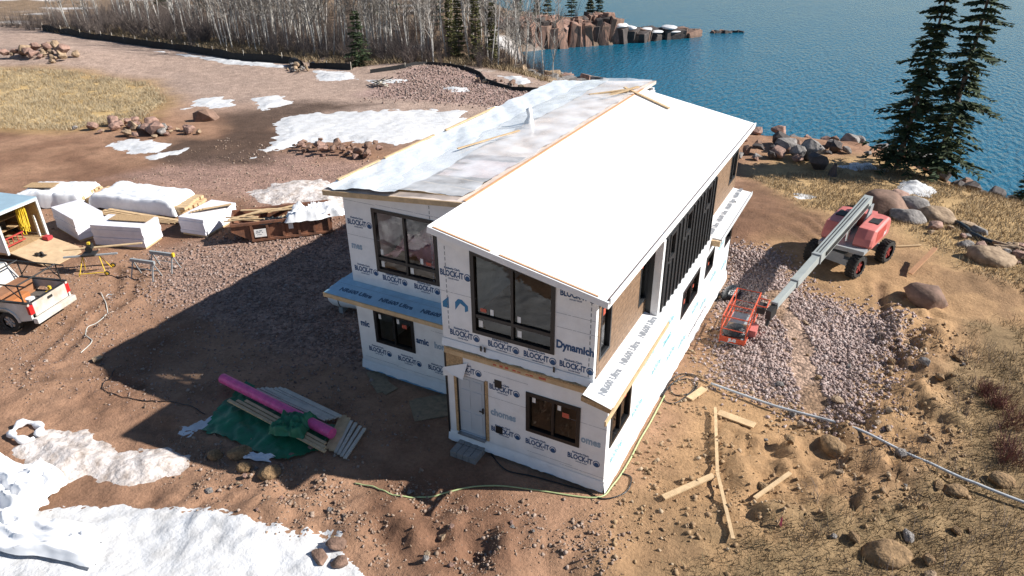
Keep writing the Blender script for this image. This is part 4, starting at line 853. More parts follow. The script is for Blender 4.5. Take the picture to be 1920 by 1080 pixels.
rp.build('ramp', mat('ramp_plywood', (.50,.36,.22), .75, .12, 3), tl)
for z in (.95,1.45): MB().box(1.2,3.8,-1.0,.4,z,z+.03).build('shelf', OSB, tl)
tl.matrix_basis = Matrix.Translation(tl.location) @ Matrix.Rotation(math.atan2(-.2,-.98), 4, 'Z')
def cords(q):
    rg = random.Random(3)
    for i in range(16):
        y = -.35-.3*rg.random(); x = .25+.2*rg.random(); zb = .75+.5*rg.random()
        q.tube([(x,y,2.2),(x+.05,y-.04,1.7),(x-.05*rg.random(),y+.1*rg.random(),zb),(x+.08,y+.1,zb+.03),(x+.1,y+.06,1.6),(x+.05,y+.02,2.2)], .022, 5)
on(tl, 'extension_cords', 'bundle of yellow cords hanging inside the trailer', 'cord', cords, YELLOW)
def lad(q):
    for z in (.62,.98): q.beam((.35,-.2,z),(.35,1.0,z-.02),.04,.06)
    for i in range(5): q.beam((.35,-.1+i*.25,.62),(.35,-.1+i*.25,.98),.03,.03)
on(tl, 'ladder', 'red ladder laid on its side across the trailer mouth', 'ladder', lad, mat('red_fibreglass', (.40,.05,.04), .5, .1, 4))
on(tl, 'white_tube', 'white boards leaning inside the trailer wall', 'board', lambda q: q.beam((.2,-.82,.5),(.35,-.95,1.5),.12,.05), WHITEP)
on(tl, 'tool_bag', 'red tool bag on the top of the trailer ramp', 'tool bag', lambda q: q.box(-.5,-.15,-.9,-.6,.42,.6), mat('red_bag', (.45,.04,.05), .7, .2, 6), bevel=.04)
for i, (x, y, s) in enumerate(((1.4,-.3,.4),(1.6,.2,.45),(2.2,-.6,.4),(2.4,.1,.5))):
    on(tl, 'storage_bin', 'dark storage bin on the trailer shelves', 'bin', lambda q, x=x, y=y, s=s: q.box(x,x+s,y,y+s,1.0,1.35), BLKP, 'bins in the trailer')
on(tl, 'circular_saw', 'small power saw lying on the trailer ramp', 'saw', lambda q: q.cyl((-1.2,.45,.33),(-1.2,.52,.33),.11,14).box(-1.35,-1.0,.35,.62,.22,.25).box(-1.2,-1.0,.53,.66,.3,.4), BLKP)

# miter saw stand with board
ms = thing('miter_saw_stand', 'yellow folding miter saw stand holding a long pine board', 'saw stand', (-24.9,2.3,hz(-24.9,2.3)), R(38))
for x in (-.55,.55):
    for s in (-1,1): MB().tube([(x*.6,0,.82),(x,s*.38,.02)], .022, 6).build('leg', YPAINT, ms)
MB().beam((-1.1,0,.84),(1.1,0,.84),.10,.06).build('beam', STEEL, ms); MB().tube([(-.55,-.38,.15),(.55,-.38,.15)], .02, 6).build('brace', YPAINT, ms)
wheel(ms, (.62,-.42,.11), .11, .06, (0,1,0), YPAINT); wheel(ms, (.62,.42,.11), .11, .06, (0,1,0), YPAINT)
sw = MB().box(-.3,.25,-.25,.25,.88,.95).cyl((0,-.02,1.12),(0,.04,1.12),.15,16).box(-.08,.12,.05,.3,1.1,1.3).build('saw', BLKP, ms); MB().box(-.05,.05,.1,.22,1.3,1.4).build('saw_handle', YPAINT, sw)
lumber('pine_board', 'long pine board resting on the yellow saw stand', [(-26.1,1.9,1.0+hz(-25,2)),(-23.6,3.95,1.02+hz(-25,2))], .14, .04)

# boom lift
B0 = Vector((4.5,18.35,hz(4.5,18.3))); bd = Vector((-.235,-.972,0)).normalized(); bs = Vector((-bd.y, bd.x, 0))
bl = thing('boom_lift', 'red and grey telescopic boom lift with its boom lowered to the basket', 'boom lift', B0)
bl.rotation_euler = (0, 0, 0)
hd = Vector((.42,.907,0)).normalized(); la = Vector((hd.y,-hd.x,0))
for i in (-1,1):
    for j in (-1,1): wheel(bl, hd*i*1.22+la*j*.98+Vector((0,0,.5)), .5, .4, la, mat('lift_rim', (.26,.04,.035), .5, .1, 4), True, 5)
mb = MB(); mb.obox((0,0,.68),hd,la,(0,0,1),1.35,.45,.2); mb.obox(hd*1.2+Vector((0,0,.55)),la,hd,(0,0,1),.85,.16,.14); mb.obox(-hd*1.2+Vector((0,0,.55)),la,hd,(0,0,1),.85,.16,.14); mb.build('chassis', STEEL, bl)
MB().cyl((0,0,.88),(0,0,1.08),.5,24).build('turntable', BLKP, bl)
MB().obox((0,0,1.16),bd,bs,(0,0,1),1.5,.95,.09).build('turret_deck', STEEL, bl)
for s in (1,-1):
    prof = [(-1.55,1.2),(1.05,1.2),(1.15,1.35),(1.05,1.62),(.75,1.98),(-1.1,2.08),(-1.5,1.9),(-1.6,1.55)]
    hb = MB(); np_ = len(prof)
    rings = [(.32,1,1),(.72,1,1),(.98,.96,.97),(1.06,.86,.88)]
    for (o_, ka, kz) in rings: hb.v += [tuple(bs*s*o_+bd*((p_[0]+.25)*ka-.25)+Vector((0,0,1.2+(p_[1]-1.2)*kz))) for p_ in prof]
    hb.f = [tuple(range(np_))]+[tuple(range(3*np_, 4*np_))]+[(r_*np_+i, r_*np_+(i+1) % np_, (r_+1)*np_+(i+1) % np_, (r_+1)*np_+i) for r_ in range(3) for i in range(np_)]
    h_ = hb.build('hood', LIFTRED, bl, bevel=.05, smooth=False)
    MB().obox(bs*s*1.063+bd*-.1+Vector((0,0,1.62)),bd,(0,0,1),bs,.6,.25,.004).build('hood_panel', mat('hood_dark_red', (.42,.06,.05), .5, .1, 3), h_)
    me = word('JLG', WHITEP, .22, 1.0); put(me, tuple(bs*s*1.071+bd*(.72 if s < 0 else -.72)+Vector((0,0,1.45))), tuple(bd*(s*-1)), Z, h_, 'lettering')
MB().obox(-bd*1.5+Vector((0,0,1.5)),bs,bd,(0,0,1),.35,.3,.4).build('counterweight', LIFTRED, bl)
for s in (1,-1): MB().prism([(-1.0,1.2),(.3,1.2),(-.75,2.45),(-1.15,2.45)], bs*s*.24-bs*.03, bd, (0,0,1), bs*.06).build('boom_mount', STEEL, bl)
p0 = Vector((4.75,19.35,2.62+B0.z))-B0; p3 = Vector((2.5,10.75,1.05+B0.z))-B0; ax = (p3-p0).normalized(); Lb = (p3-p0).length
up_ = bs.cross(ax); up_ = up_ if up_.z > 0 else -up_
for nm, a, b_, w, h, mm in (('boom_section',0,.60,.36,.42,BOOMG),('boom_section',.60,.82,.29,.34,BOOMG),('boom_section',.82,1.0,.23,.26,BOOMG)):
    q = MB().obox(p0+ax*Lb*(a+b_)/2, ax, bs, up_, Lb*(b_-a)/2, w/2, h/2).build(nm, mm, bl, bevel=.02)
    MB().obox(p0+ax*Lb*(b_-.003), ax, bs, up_, .03, w/2+.012, h/2+.012).build('wear_collar', STEEL, q)
MB().tube([p0+ax*1.9-up_*.3, Vector((0,0,1.3))+bd*.9], .07, 8).build('lift_cylinder', CHROME, bl)
MB().obox(p0+ax*Lb*.3+bs*.2, ax, up_, bs, 2.2, .09, .015).build('cable_carrier', BLKP, bl)
for o_ in (-.06,.06): MB().tube([p0+ax*t+up_*(.22 if t < Lb*.6 else .18)+bs*o_ for t in np.linspace(.3, Lb*.58, 5)], .018, 6).build('hydraulic_hose', BLKP, bl)
for s in (1,-1): MB().obox(bs*s*.7-bd*.3+Vector((0,0,2.03)), bd, bs, (0,0,1), .35, .2, .02).build('hood_grille', BLKP, bl)
mj = word('JLG', WHITEP, .3, 1.1); put(mj, tuple(p0+ax*1.4-bs*.188), tuple(-ax), tuple(up_), bl, 'lettering')
MB().obox(p3+ax*.2-Vector((0,0,.15)),ax,bs,up_,.25,.1,.2).tube([p3+ax*.1,p3+ax*.45-Vector((0,0,.6))], .07, 8).build('jib', BLKP, bl)
# basket: long side along y
bx0, bx1, by0, by1 = 1.02,1.9,9.0,11.35; zg = hz(1.4,10)+.12; bo = Vector(B0)
def BP(x, y, z): return Vector((x, y, zg+z))-bo
MB().add([BP(bx0,by0,0),BP(bx1,by0,0),BP(bx1,by1,0),BP(bx0,by1,0),BP(bx0,by0,.05),BP(bx1,by0,.05),BP(bx1,by1,.05),BP(bx0,by1,.05)], [(0,3,2,1),(4,5,6,7),(0,1,5,4),(1,2,6,5),(2,3,7,6),(3,0,4,7)]).build('basket_floor', STEEL, bl)
for z in (.12,.58,1.08):
    MB().tube([BP(bx0,by0,z),BP(bx1,by0,z),BP(bx1,by1,z),BP(bx0,by1,z),BP(bx0,by0,z)], .026 if z > 1 else .02, 6).build('basket_rail', ORANGE, bl)
for (x, y) in ((bx0,by0),(bx1,by0),(bx0,by1),(bx1,by1),(bx0,9.8),(bx1,9.8),(bx0,10.6),(bx1,10.6)): MB().tube([BP(x,y,0),BP(x,y,1.08)], .022, 6).build('basket_post', ORANGE, bl)
MB().tube([BP(bx0,9.9,1.08),BP(bx1,9.9,1.08)], .022, 6).build('basket_rail', ORANGE, bl); MB().tube([BP(bx1,10.3,1.08),BP(bx1+.4,10.3,1.08),BP(bx1+.4,10.9,1.08),BP(bx1,10.9,1.08)], .024, 6).build('control_guard', ORANGE, bl)
MB().add([BP(bx0,by0-.012,.05),BP(bx1,by0-.012,.05),BP(bx1,by0-.012,.28),BP(bx0,by0-.012,.28)], [(0,1,2,3)]).build('toe_board', ORANGE, bl)
put(word('JLG', WHITEP, .16, 1.1), tuple(BP(1.46,by0-.016,.17)), X, Z, bl, 'lettering')
MB().obox(BP(bx1+.2,10.6,.85), X, Y, Z, .14, .25, .12).build('control_box', BLKP, bl); MB().obox(BP(bx1+.12,9.95,.2), X, Y, Z, .12, .3, .16).build('basket_mount', LIFTRED, bl)
def blob(name, label, cat, c, s, m, seed, group=None):
    me = round_rock(name, seed, 1.); me.materials.append(m); o = bpy.data.objects.new(name, me); col.objects.link(o); o.location = c; o.scale = s; o.rotation_euler = (0,0,seed); return tag(o, label, cat, group)
BAG = mat('black_bag', (.012,.014,.016), .3, .3, 6, .03, 9)
blob('rubbish_bag', 'black plastic bag inside the lift basket', 'bag', (1.45,9.45,zg+.3), (.75,.75,.55), BAG, 3)
blob('rubbish_bag', 'black plastic bag lying beside the house wall beyond the basket', 'bag', (.55,13.2,hz(.5,13.2)+.2), (.6,1.1,.5), BAG, 6)
lumber('basket_plank', 'short plank laid across the lift basket', [(1.1,10.1,zg+.2),(1.8,10.2,zg+.2)], .14, .04)

# dumpster
e = Vector((.713,.701,0)); dn = Vector((-.701,.713,0)); D0 = Vector((-20.95,7.75,hz(-20.5,8.5)+.06))
RUST = mat('rusty_brown_steel', (.20,.085,.045), .65, .25, 3, .01, 12, c2=(.10,.05,.035))
db = thing('dumpster', 'rusty brown low roll-off dumpster heaped with scrap', 'dumpster', D0)
prof = [(-.85,.95),(-.85,.55),(0,0),(3.75,0),(3.75,.95)]
for s, nm in ((0,'side_panel'),(1.75,'side_panel')):
    sp = MB().prism(prof, dn*s, e, (0,0,1), dn*.04).build(nm, RUST, db)
    for k in range(6):
        t = .05+k*.72; MB().obox(e*t+dn*(s+(-.05 if s == 0 else .09))+Vector((0,0,.47)), (0,0,1), e, dn, .46, .055, .05).build('rib', RUST, sp)
    MB().obox(e*1.45+dn*(s+(-.05 if s == 0 else .09))+Vector((0,0,.92)), e, dn, (0,0,1), 2.3, .06, .06).build('top_rail', RUST, sp)
    MB().obox(e*1.87+dn*(s+(-.05 if s == 0 else .09))+Vector((0,0,.05)), e, dn, (0,0,1), 1.88, .06, .05).build('bottom_rail', RUST, sp)
MB().obox(e*3.75+dn*.9+Vector((0,0,.47)), dn, e, (0,0,1), .92, .03, .48).build('end_panel', RUST, db); MB().obox(e*-.84+dn*.9+Vector((0,0,.75)), dn, e, (0,0,1), .92, .03, .2).build('end_panel', RUST, db)
MB().add([e*0+dn*.04,e*3.72+dn*.04,e*3.72+dn*1.75,e*0+dn*1.75,e*-.8+dn*.04+Vector((0,0,.55)),e*-.8+dn*1.75+Vector((0,0,.55))], [(0,1,2,3),(0,3,5,4)]).build('floor', RUST, db)
sg = MB().obox(e*.42+dn*-.112+Vector((0,0,.42)), e, (0,0,1), dn, .27, .2, .006).build('sign', STICK, db); SM = MB()
for k_, (x_, z_, w_, h_) in enumerate(((-.12,.08,.1,.05),(.03,.08,.12,.06),(-.1,0,.2,.05),(.1,.0,.06,.04),(-.05,-.09,.22,.03))): SM.add([(x_-w_/2,z_,0),(x_+w_/2,z_,0),(x_+w_/2,z_+h_,0),(x_-w_/2,z_+h_,0)], [(0,1,2,3)])
_s = bpy.data.meshes.new('smudged_print'); _s.from_pydata(SM.v, [], SM.f); _s.materials.append(GREYINK); put(_s, tuple(e*.42+dn*-.121+Vector((0,0,.42))), tuple(e), Z, sg, 'smudged_print')['kind'] = 'stuff'
MB().obox(e*1.85+dn*-.06+Vector((0,0,.6)), e, (0,0,1), dn, .11, .16, .006).build('sign', STICK, db)
rg = random.Random(11)
for k in range(26):
    c = D0+e*rg.uniform(-.4,3.2)+dn*rg.uniform(.3,1.5)+Vector((0,0,rg.uniform(.8,1.05))); a = rg.uniform(-.5,.5); d = (e*math.cos(a)+dn*math.sin(a))*rg.uniform(.4,1.1)
    q = MB().beam(c-d, c+d+Vector((0,0,rg.uniform(-.06,.1))), rg.choice((.09,.14,.06)), .04).build('scrap_board', WOOD, None); tag(q, 'scrap board thrown into the brown dumpster', 'lumber', 'scrap boards in the dumpster')
def crumple(name, label, pts_c, rx, ry, hh, m, seed, rot=0., n=36, cat='plastic sheet', flat=0.):
    xs = np.linspace(-1, 1, n); XX, YY = np.meshgrid(xs, xs); rr = np.maximum(abs(XX), abs(YY))
    ed = 1+.28*fbm(XX*2.2+seed, YY*2.2, seed, 3)
    px = XX*rx*ed; py = YY*ry*ed; c, s = math.cos(rot), math.sin(rot); WX = pts_c[0]+px*c-py*s; WY = pts_c[1]+px*s+py*c
    rdg = 1-np.abs(fbm(XX*1.7+seed*2, YY*1.7, seed+5, 3))*2.2
    ZZ = H(WX, WY)+.02+(hh*np.clip(1-rr**2*flat-.0, 0, 1) if flat else hh)*(.35+.65*np.clip(rdg, 0, 1)**1.5)*np.clip((1-rr)*4+.1, 0, 1)+(pts_c[2] if len(pts_c) > 2 else 0)
    return tag(link(name, grid_mesh(name, WX, WY, ZZ), m), label, cat)
WPL = mat('white_plastic', (.80,.81,.83), .35, .05, 2)
q = crumple('plastic_scrap', 'white plastic wrap heaped at the far end of the dumpster', (D0.x+1.9,D0.y+2.5,.85), 1.35,.7,.6, WPL, 3, R(44))
q = crumple('black_scrap', 'black plastic wrap hanging over the near rim of the dumpster', (D0.x+.75,D0.y+1.0,.85), .75,.28,.25, BAG, 5, R(44))

# wrapped pallets of foam
def pallet(N, a, b_, la_, lb_, h, label):
    N = Vector((N[0], N[1], hz(*N))); a = Vector((*a,0)).normalized(); b_ = Vector((*b_,0)).normalized(); t = thing('foam_stack', label, 'foam stack', N)
    k = 5; z = .12
    MB().obox(a*la_/2+b_*lb_/2+Vector((0,0,.06)), a, b_, (0,0,1), la_/2-.05, lb_/2-.05, .055).build('pallet', WOOD, t)
    for i in range(k):
        hh = (h-.12)/k; j = .012*math.sin(i*2.3+N.x); MB().obox(a*(la_/2+j)+b_*(lb_/2-j)+Vector((0,0,z+hh/2)), a, b_, (0,0,1), la_/2, lb_/2, hh/2-.003).build('foam_layer', FOAMW, t, bevel=.015); z += hh
    return t
pallet((-28.45,3.95), (-.98,.2), (.2,.98), 2.6, 1.35, 1.2, 'white wrapped foam stack standing next to the trailer')
pallet((-25.06,5.0), (-.95,-.32), (-.31,.95), 2.65, 1.35, 1.15, 'white wrapped foam stack with a plywood sheet on top')
pallet((-23.42,7.14), (-.99,-.15), (-.15,.99), 1.5, 2.4, .95, 'white wrapped foam stack carrying loose boards near the dumpster')
def sheet(c, a, la_, lb_, th, m, label, z, group=None, tilt=0., name='plywood_sheet'):
    a = Vector((*a, tilt)).normalized(); b_ = Vector((0,0,1)).cross(a).normalized(); c = Vector((c[0], c[1], hz(c[0], c[1])+z))
    return tag(MB().obox(c, a, b_, a.cross(b_), la_/2, lb_/2, th/2).build(name, m, None), label, 'plywood', group)
sheet((-26.35,5.5), (-.95,-.32), 2.0, .7, .02, OSB, 'plywood sheet lying on the middle foam stack', 1.17)
for k in range(5): lumber('pine_board', 'loose pine board on the foam stack near the dumpster', [(-24.7+k*.12,7.5+.1*k,1.0+.03*k+hz(-24,8)),(-23.7+k*.06,9.2-.05*k,1.02+.02*k+hz(-24,8))], .12, .04, group='boards on the foam stack')
# lumber piles under plastic
def pile(c, a, La, Wd, h, label, seed, cover):
    a = Vector((*a,0)).normalized(); b_ = Vector((-a.y,a.x,0)); c = Vector((c[0],c[1],hz(*c))); t = thing('lumber_pile', label, 'lumber pile', c)
    for i in range(3):
        for j in range(7):
            MB().obox(b_*(-Wd/2+Wd*(j+.5)/7)+a*.15*math.sin(i*3+j*7+seed)+Vector((0,0,.12+i*h/3)), a, b_, (0,0,1), La/2, Wd/15, h/7).build('board', WOOD, t)
    xs = np.linspace(-1,1,44); XX, YY = np.meshgrid(xs, xs); r = np.maximum(abs(XX), abs(YY)); ed = 1+.10*fbm(XX*2, YY*2, seed)
    U_ = XX*La*.5*cover*ed; V_ = YY*Wd*.62*ed; ZZ = (h+.24)*np.clip((1-r)*7, 0, 1)**.5+.14*np.abs(fbm(XX*3, YY*3, seed+2))+.16*np.abs(fbm(XX*1.2+YY*2, YY*.8, seed+4))
    WX = c.x+a.x*U_+b_.x*V_; WY = c.y+a.y*U_+b_.y*V_
    tag(link('plastic_sheet', grid_mesh('plastic_sheet', WX, WY, H(WX, WY)+ZZ), WPL), label.replace('lumber pile', 'plastic sheet').replace('under crumpled white plastic', 'covering a pile'), 'plastic sheet')
pile((-34.6,7.0), (.9,.43), 3.6, 1.9, .55, 'short lumber pile under crumpled white plastic behind the trailer', 3, 1.02)
pile((-29.9,8.75), (.97,.22), 6.2, 1.9, .5, 'long lumber pile under crumpled white plastic behind the foam stacks', 8, .88)
sheet((-35.3,6.6), (.9,.43), 1.6, .8, .02, OSB, 'plywood sheet on the plastic covered short pile', .98)
for k in range(4): lumber('pine_board', 'long board lying on the ground before the covered lumber pile', [(-31.4+.2*k,6.7+.16*k,hz(-30,7)+.05+.04*k),(-26.6+.3*k,7.6+.12*k,hz(-27,7.6)+.06+.03*k)], .2, .05, group='boards before the covered pile')
# sawhorses
for i, (x, y, lb) in enumerate(((-22.5,3.05,'grey sawhorse with a pale top rail'),(-22.4,3.95,'grey sawhorse with a yellow end bracket'))):
    t = thing('sawhorse', lb, 'sawhorse', (x, y, hz(x, y)), R(12)); MB().box(-.62,.62,-.05,.05,.72,.86).build('top_rail', STEEL, t)
    for sx in (-.52,.52):
        for s in (-1,1): MB().beam((sx,0,.75),(sx*1.08,s*.3,0),.05,.03).build('leg', STEEL, t)
    if i: MB().box(.55,.64,-.06,.06,.7,.88).build('bracket', YPAINT, t)
    MB().tube([(-.55,.18,.3),(.55,.18,.3)], .015, 5).build('brace', STEEL, t)

# propane tank
tk = thing('propane_tank', 'white horizontal propane tank behind the blue ledge', 'tank', (-12.3,4.75,hz(-12.3,4.75)), R(12))
mb = MB(); R0 = .46; xs = [-1.1,-1.06,-.97,-.83,-.65,.9,1.08,1.22,1.31,1.35]; rs = [.02,.2,.33,.42,R0,R0,.42,.33,.2,.02]
mb.tube([(x,0,.62) for x in xs], rs, 24); mb.build('shell', mat('tank_white', (.78,.79,.80), .35, .03, 2), tk, smooth=True)
for x in (-.45,.7): MB().tube([(x-.02,0,.62),(x+.02,0,.62)], R0+.006, 24).build('strap', BLACK, tk); MB().box(x-.08,x+.08,-.35,.35,0,.25).build('foot', STEEL, tk)
MB().cyl((.1,0,1.05),(.1,0,1.2),.13,16).build('valve_dome', mat('blue_cap', (.05,.15,.45), .4, .1, 3), tk)

# ------------------------------------------------------------------ loose things on the ground
GREEN = mat('green_tarp', (.015,.16,.075), .45, .2, 2, .02, 6); PINKR = mat('pink_wrapped_roll', (.75,.10,.30), .35, .15, 5, .01, 10)
tp = [(-12.0,-3.3),(-12.3,-2.0),(-12.5,-.75),(-9.7,-1.2),(-8.2,-1.1),(-7.9,-2.3),(-8.6,-3.25),(-10.5,-3.1)]
p = np.array(tp); XX, YY = np.meshgrid(np.arange(-12.9,-7.5,.07), np.arange(-3.8,-.4,.07)); sd = poly_sd(XX, YY, tp)+.12*fbm(XX*1.5, YY*1.5, 7)
ZZ = H(XX, YY)+.03+.16*np.abs(fbm(XX*1.3, YY*1.3+XX*.6, 9))+.05*np.abs(fbm(XX*4, YY*3, 12)); me = grid_mesh('tarp', XX, YY, ZZ); bm = bmesh.new(); bm.from_mesh(me); bm.verts.ensure_lookup_table(); kp = (sd > 0).ravel()
bmesh.ops.delete(bm, geom=[v for v in bm.verts if not kp[v.index]], context='VERTS'); bm.to_mesh(me); bm.free(); tag(link('tarp', me, GREEN), 'rumpled green tarp spread under lumber and a pink roll', 'tarp')
gz = lambda x, y, d: (x, y, hz(x, y)+d)
mb = MB(); mb.tube([gz(-13.0,-1.25,.33), gz(-10.4,-1.5,.34), gz(-7.9,-1.75,.32)], .17, 14); tag(mb.build('insulation_roll', PINKR, None, smooth=False), 'long bright pink wrapped roll on the green tarp', 'roll')
for k in range(3): lumber('pine_board', 'long pine board on the near side of the green tarp', [gz(-12.0+.25*k,-1.95+.12*k,.26), gz(-7.6-.12*k,-2.42+.14*k,.26)], .10, .05, group='boards on the near side of the tarp')
for k in range(7): lumber('pine_board', 'pale board stacked behind the pink roll', [gz(-11.7+.14*k,-1.05+.06*k,.25+.02*(k % 3)), gz(-8.55+.05*k,-1.32+.06*k,.26+.02*(k % 2))], .11, .04, mat('pale_board', (.55,.50,.42), .7, .1, 4), 'pale boards behind the pink roll')
for k in range(6): lumber('pine_offcut', 'short pale board at the end of the green tarp', [gz(-8.35+.2*k,-.75-.04*k,.10+.02*(k % 2)), gz(-7.75+.14*k,-2.1-.03*k,.08)], (.22 if k < 2 else .10), .05, MATS['pale_board'] if k > 1 else WOOD, 'short boards at the tarp end')
q = crumple('tarp_bundle', 'bunched green and yellow tarp on top of the boards', (-9.2,-2.05,.25), .55,.45,.4, GREEN, 6, .3, 24, 'tarp')
q = crumple('plastic_scrap', 'small white plastic scrap below the green tarp', (-9.4,-3.35,.02), .5,.14,.12, WPL, 9, .3, 18)
# big white plastic in the corner, ring of white bag
q = crumple('plastic_sheet', 'huge crumpled white plastic sheet on the snow in the corner', (-14.6,-7.7,.15), 1.9,1.1,.7, WPL, 2, R(10), 60)
q = crumple('plastic_sheet', 'pointed white plastic sheet stretched over the corner snow', (-12.1,-8.2,.2), 1.9,.55,.3, WPL, 12, R(18), 40)
mb = MB(); cx, cy = -16.5,-5.75; mb.tube([(cx+.5*math.cos(t), cy+.36*math.sin(t), hz(cx, cy)+.12+.05*math.sin(3*t)) for t in np.linspace(0, 6.1, 22)], [.10+.05*math.sin(5*t) for t in np.linspace(0, 6.1, 22)], 7); tag(mb.build('plastic_ring', WPL, None, smooth=True), 'torn white plastic bag lying as a ring in the mud', 'plastic bag')
# concrete blocks at the door
CONC = mat('concrete_block', (.27,.255,.24), .9, .12, 6, .008, 30)
for i in range(4):
    for j in range(2):
        x = -4.5+i*.215; y = -.62+j*.42; b_ = MB().box(x, x+.20, y, y+.40, hz(x, y)-.03, hz(-4.2,-.4)+.20+.006*((i*3+j) % 3)).build('concrete_block', CONC, None, bevel=.008)
        tag(b_, 'grey concrete block in the step before the white door', 'block', 'concrete block step')
for (c, a, la_, lb_, lb) in (((-8.6,1.42),(.8,-.6),1.3,.55,'weathered plywood strip lying near the blue foundation foam'),((-8.3,1.25),(.95,-.3),.9,.5,'weathered plywood piece overlapping the strip'),((-6.15,1.1),(.75,.66),1.25,1.15,'weathered plywood sheet leaning at the step corner'),((-6.3,.95),(.7,.7),1.1,1.1,'weathered plywood sheet under the upper sheet')):
    sheet(c, a, la_, lb_, .02, mat('old_plywood', (.26,.20,.13), .85, .2, 6), lb, .03+.03*(lb[-1] == 'e'))
# lumber on the ochre dirt
for pts, w, lb in (([gz(1.85,4.9,.06),gz(2.62,1.9,.06)],.09,'long pine batten on the ochre dirt, upper piece'),([gz(2.62,1.9,.07),gz(3.52,-.2,.07)],.09,'long pine batten on the ochre dirt, lower piece'),([gz(1.98,4.8,.05),gz(3.12,4.58,.06)],.28,'wide plywood strip at the top of the batten'),
        ([gz(1.55,.45,.06),gz(2.55,1.8,.08)],.17,'weathered plank touching the batten'),([gz(3.72,1.4,.06),gz(4.4,2.8,.06)],.11,'pale board lying alone on the ochre dirt'),([gz(.98,5.15,.05),gz(1.26,5.95,.05)],.24,'small plywood offcut near the black cable'),
        ([gz(7.0,17.9,.15),gz(7.8,19.6,.75)],.2,'orange brown plank propped over the dug hole'),([gz(6.4,20.8,.05),gz(7.4,21.5,.05)],.06,'thin dark stick by the half buried boulder')):
    if 'propped' not in lb:
        ts = np.linspace(0, 1, 12); a, b_ = pts; hm = float(max(np.max(H(a[0]+(b_[0]-a[0])*ts, a[1]+(b_[1]-a[1])*ts)-((a[2]-.06)+(b_[2]-a[2])*ts)), 0)); pts = [(p_[0], p_[1], p_[2]+hm*.75) for p_ in pts]
    lumber('pine_board', lb, pts, w, .045, MATS['orange_wood'] if 'orange' in lb else WOOD)
# hoses, cables, conduit
def hose(name, label, pts, r, m, cat, dz=.03, sm=0.):
    P = []; 
    for i in range(len(pts)-1):
        p0, p1, p2, p3 = pts[max(i-1,0)], pts[i], pts[i+1], pts[min(i+2, len(pts)-1)]
        for t in np.linspace(0, 1, 8)[:-1]:
            f = lambda k: .5*((2*p1[k])+(-p0[k]+p2[k])*t+(2*p0[k]-5*p1[k]+4*p2[k]-p3[k])*t*t+(-p0[k]+3*p1[k]-3*p2[k]+p3[k])*t**3)
            x, y = f(0), f(1); P.append((x, y, (hz(x, y) if not sm else float(np.mean(H(x+np.linspace(-sm, sm, 9), np.full(9, y)))))+dz))
    x, y = pts[-1]; P.append((x, y, hz(x, y)+dz)); return tag(MB().tube(P, r, 6).build(name, m, None, smooth=True), label, cat)
hose('hose', 'light green hose running past the front corner of the house', [(-6.23,-2.84),(-5.64,-2.77),(-4.83,-2.78),(-4.14,-2.38),(-3.55,-1.69),(-2.7,-1.12),(-1.6,-.73),(-.1,-.25),(.15,.43),(.22,1.48),(.2,2.58),(.22,3.5),(.2,5)], .022, mat('hose_green', (.42,.50,.24), .5, .1, 4), 'hose')
hose('cable', 'black cable along the foot of the front wall', [(-3.45,-.05),(-2.75,-.42),(-2,-.3),(-1.06,-.2),(-.45,-.15),(.1,-.2),(.55,.3),(.5,.9),(.2,.95)], .02, BAG, 'cable')
hose('cable', 'coiled black cable on the dirt beside the long wall', [(.1,4.9),(.2,6.3),(.8,6.6),(1.0,5.7),(.5,5.2),(.2,5.7),(.6,6.3),(.95,5.9),(.7,4.9),(.35,4.7),(.15,5.2),(.5,6.5),(1.3,6.3)], .018, BAG, 'cable')
hose('conduit', 'long grey plastic conduit lying across the ochre dirt', [(1.4,6.2),(3.47,5.85),(5.83,5.56),(8.08,4.94),(10.06,4.65),(13,4.4)], .042, mat('conduit_grey', (.42,.44,.46), .5, .08, 3), 'pipe', .14, 1.6)
hose('cord', 'pale cord wandering over the dirt from the silver frame', [(-22.6,1.0),(-21.6,.5),(-20.9,-.1),(-20.9,-.8),(-20.3,-1.3),(-19.6,-1.5),(-19.2,-2.2)], .018, mat('pale_cord', (.5,.5,.46), .6, .1, 3), 'cord')
hose('cord', 'dark wire crossing into the shadow by the green tarp', [(-17.2,-2.3),(-16.6,-3.2),(-15.2,-3.1),(-13.6,-2.6),(-12.4,-2.6)], .014, BAG, 'wire')
lf = thing('wire_frame', 'small galvanised frame lying on the tyre tracked dirt', 'frame', gz(-22.4,1.15,.04), R(20))
for y in (-.12,.12): MB().tube([(-.5,y,0),(.5,y,0)], .02, 5).build('rail', MATS['galvanised'], lf)
for k in range(6): MB().tube([(-.5+k*.2,-.12,0),(-.5+k*.2,.12,0)], .014, 5).build('rung', MATS['galvanised'], lf)
st = thing('survey_stake', 'thin survey stake with pink ribbon in the dry grass', 'stake', gz(4.4,.75,0)); MB().beam((0,0,0),(.1,.1,.5),.03,.03).build('stake', WOOD, st); MB().add([(.07,.07,.38),(.1,.02,.3),(.12,-.02,.05),(.05,.0,.1)], [(0,1,2,3)]).build('ribbon', mat('pink_ribbon', (.75,.12,.2), .5, .1, 4), st)
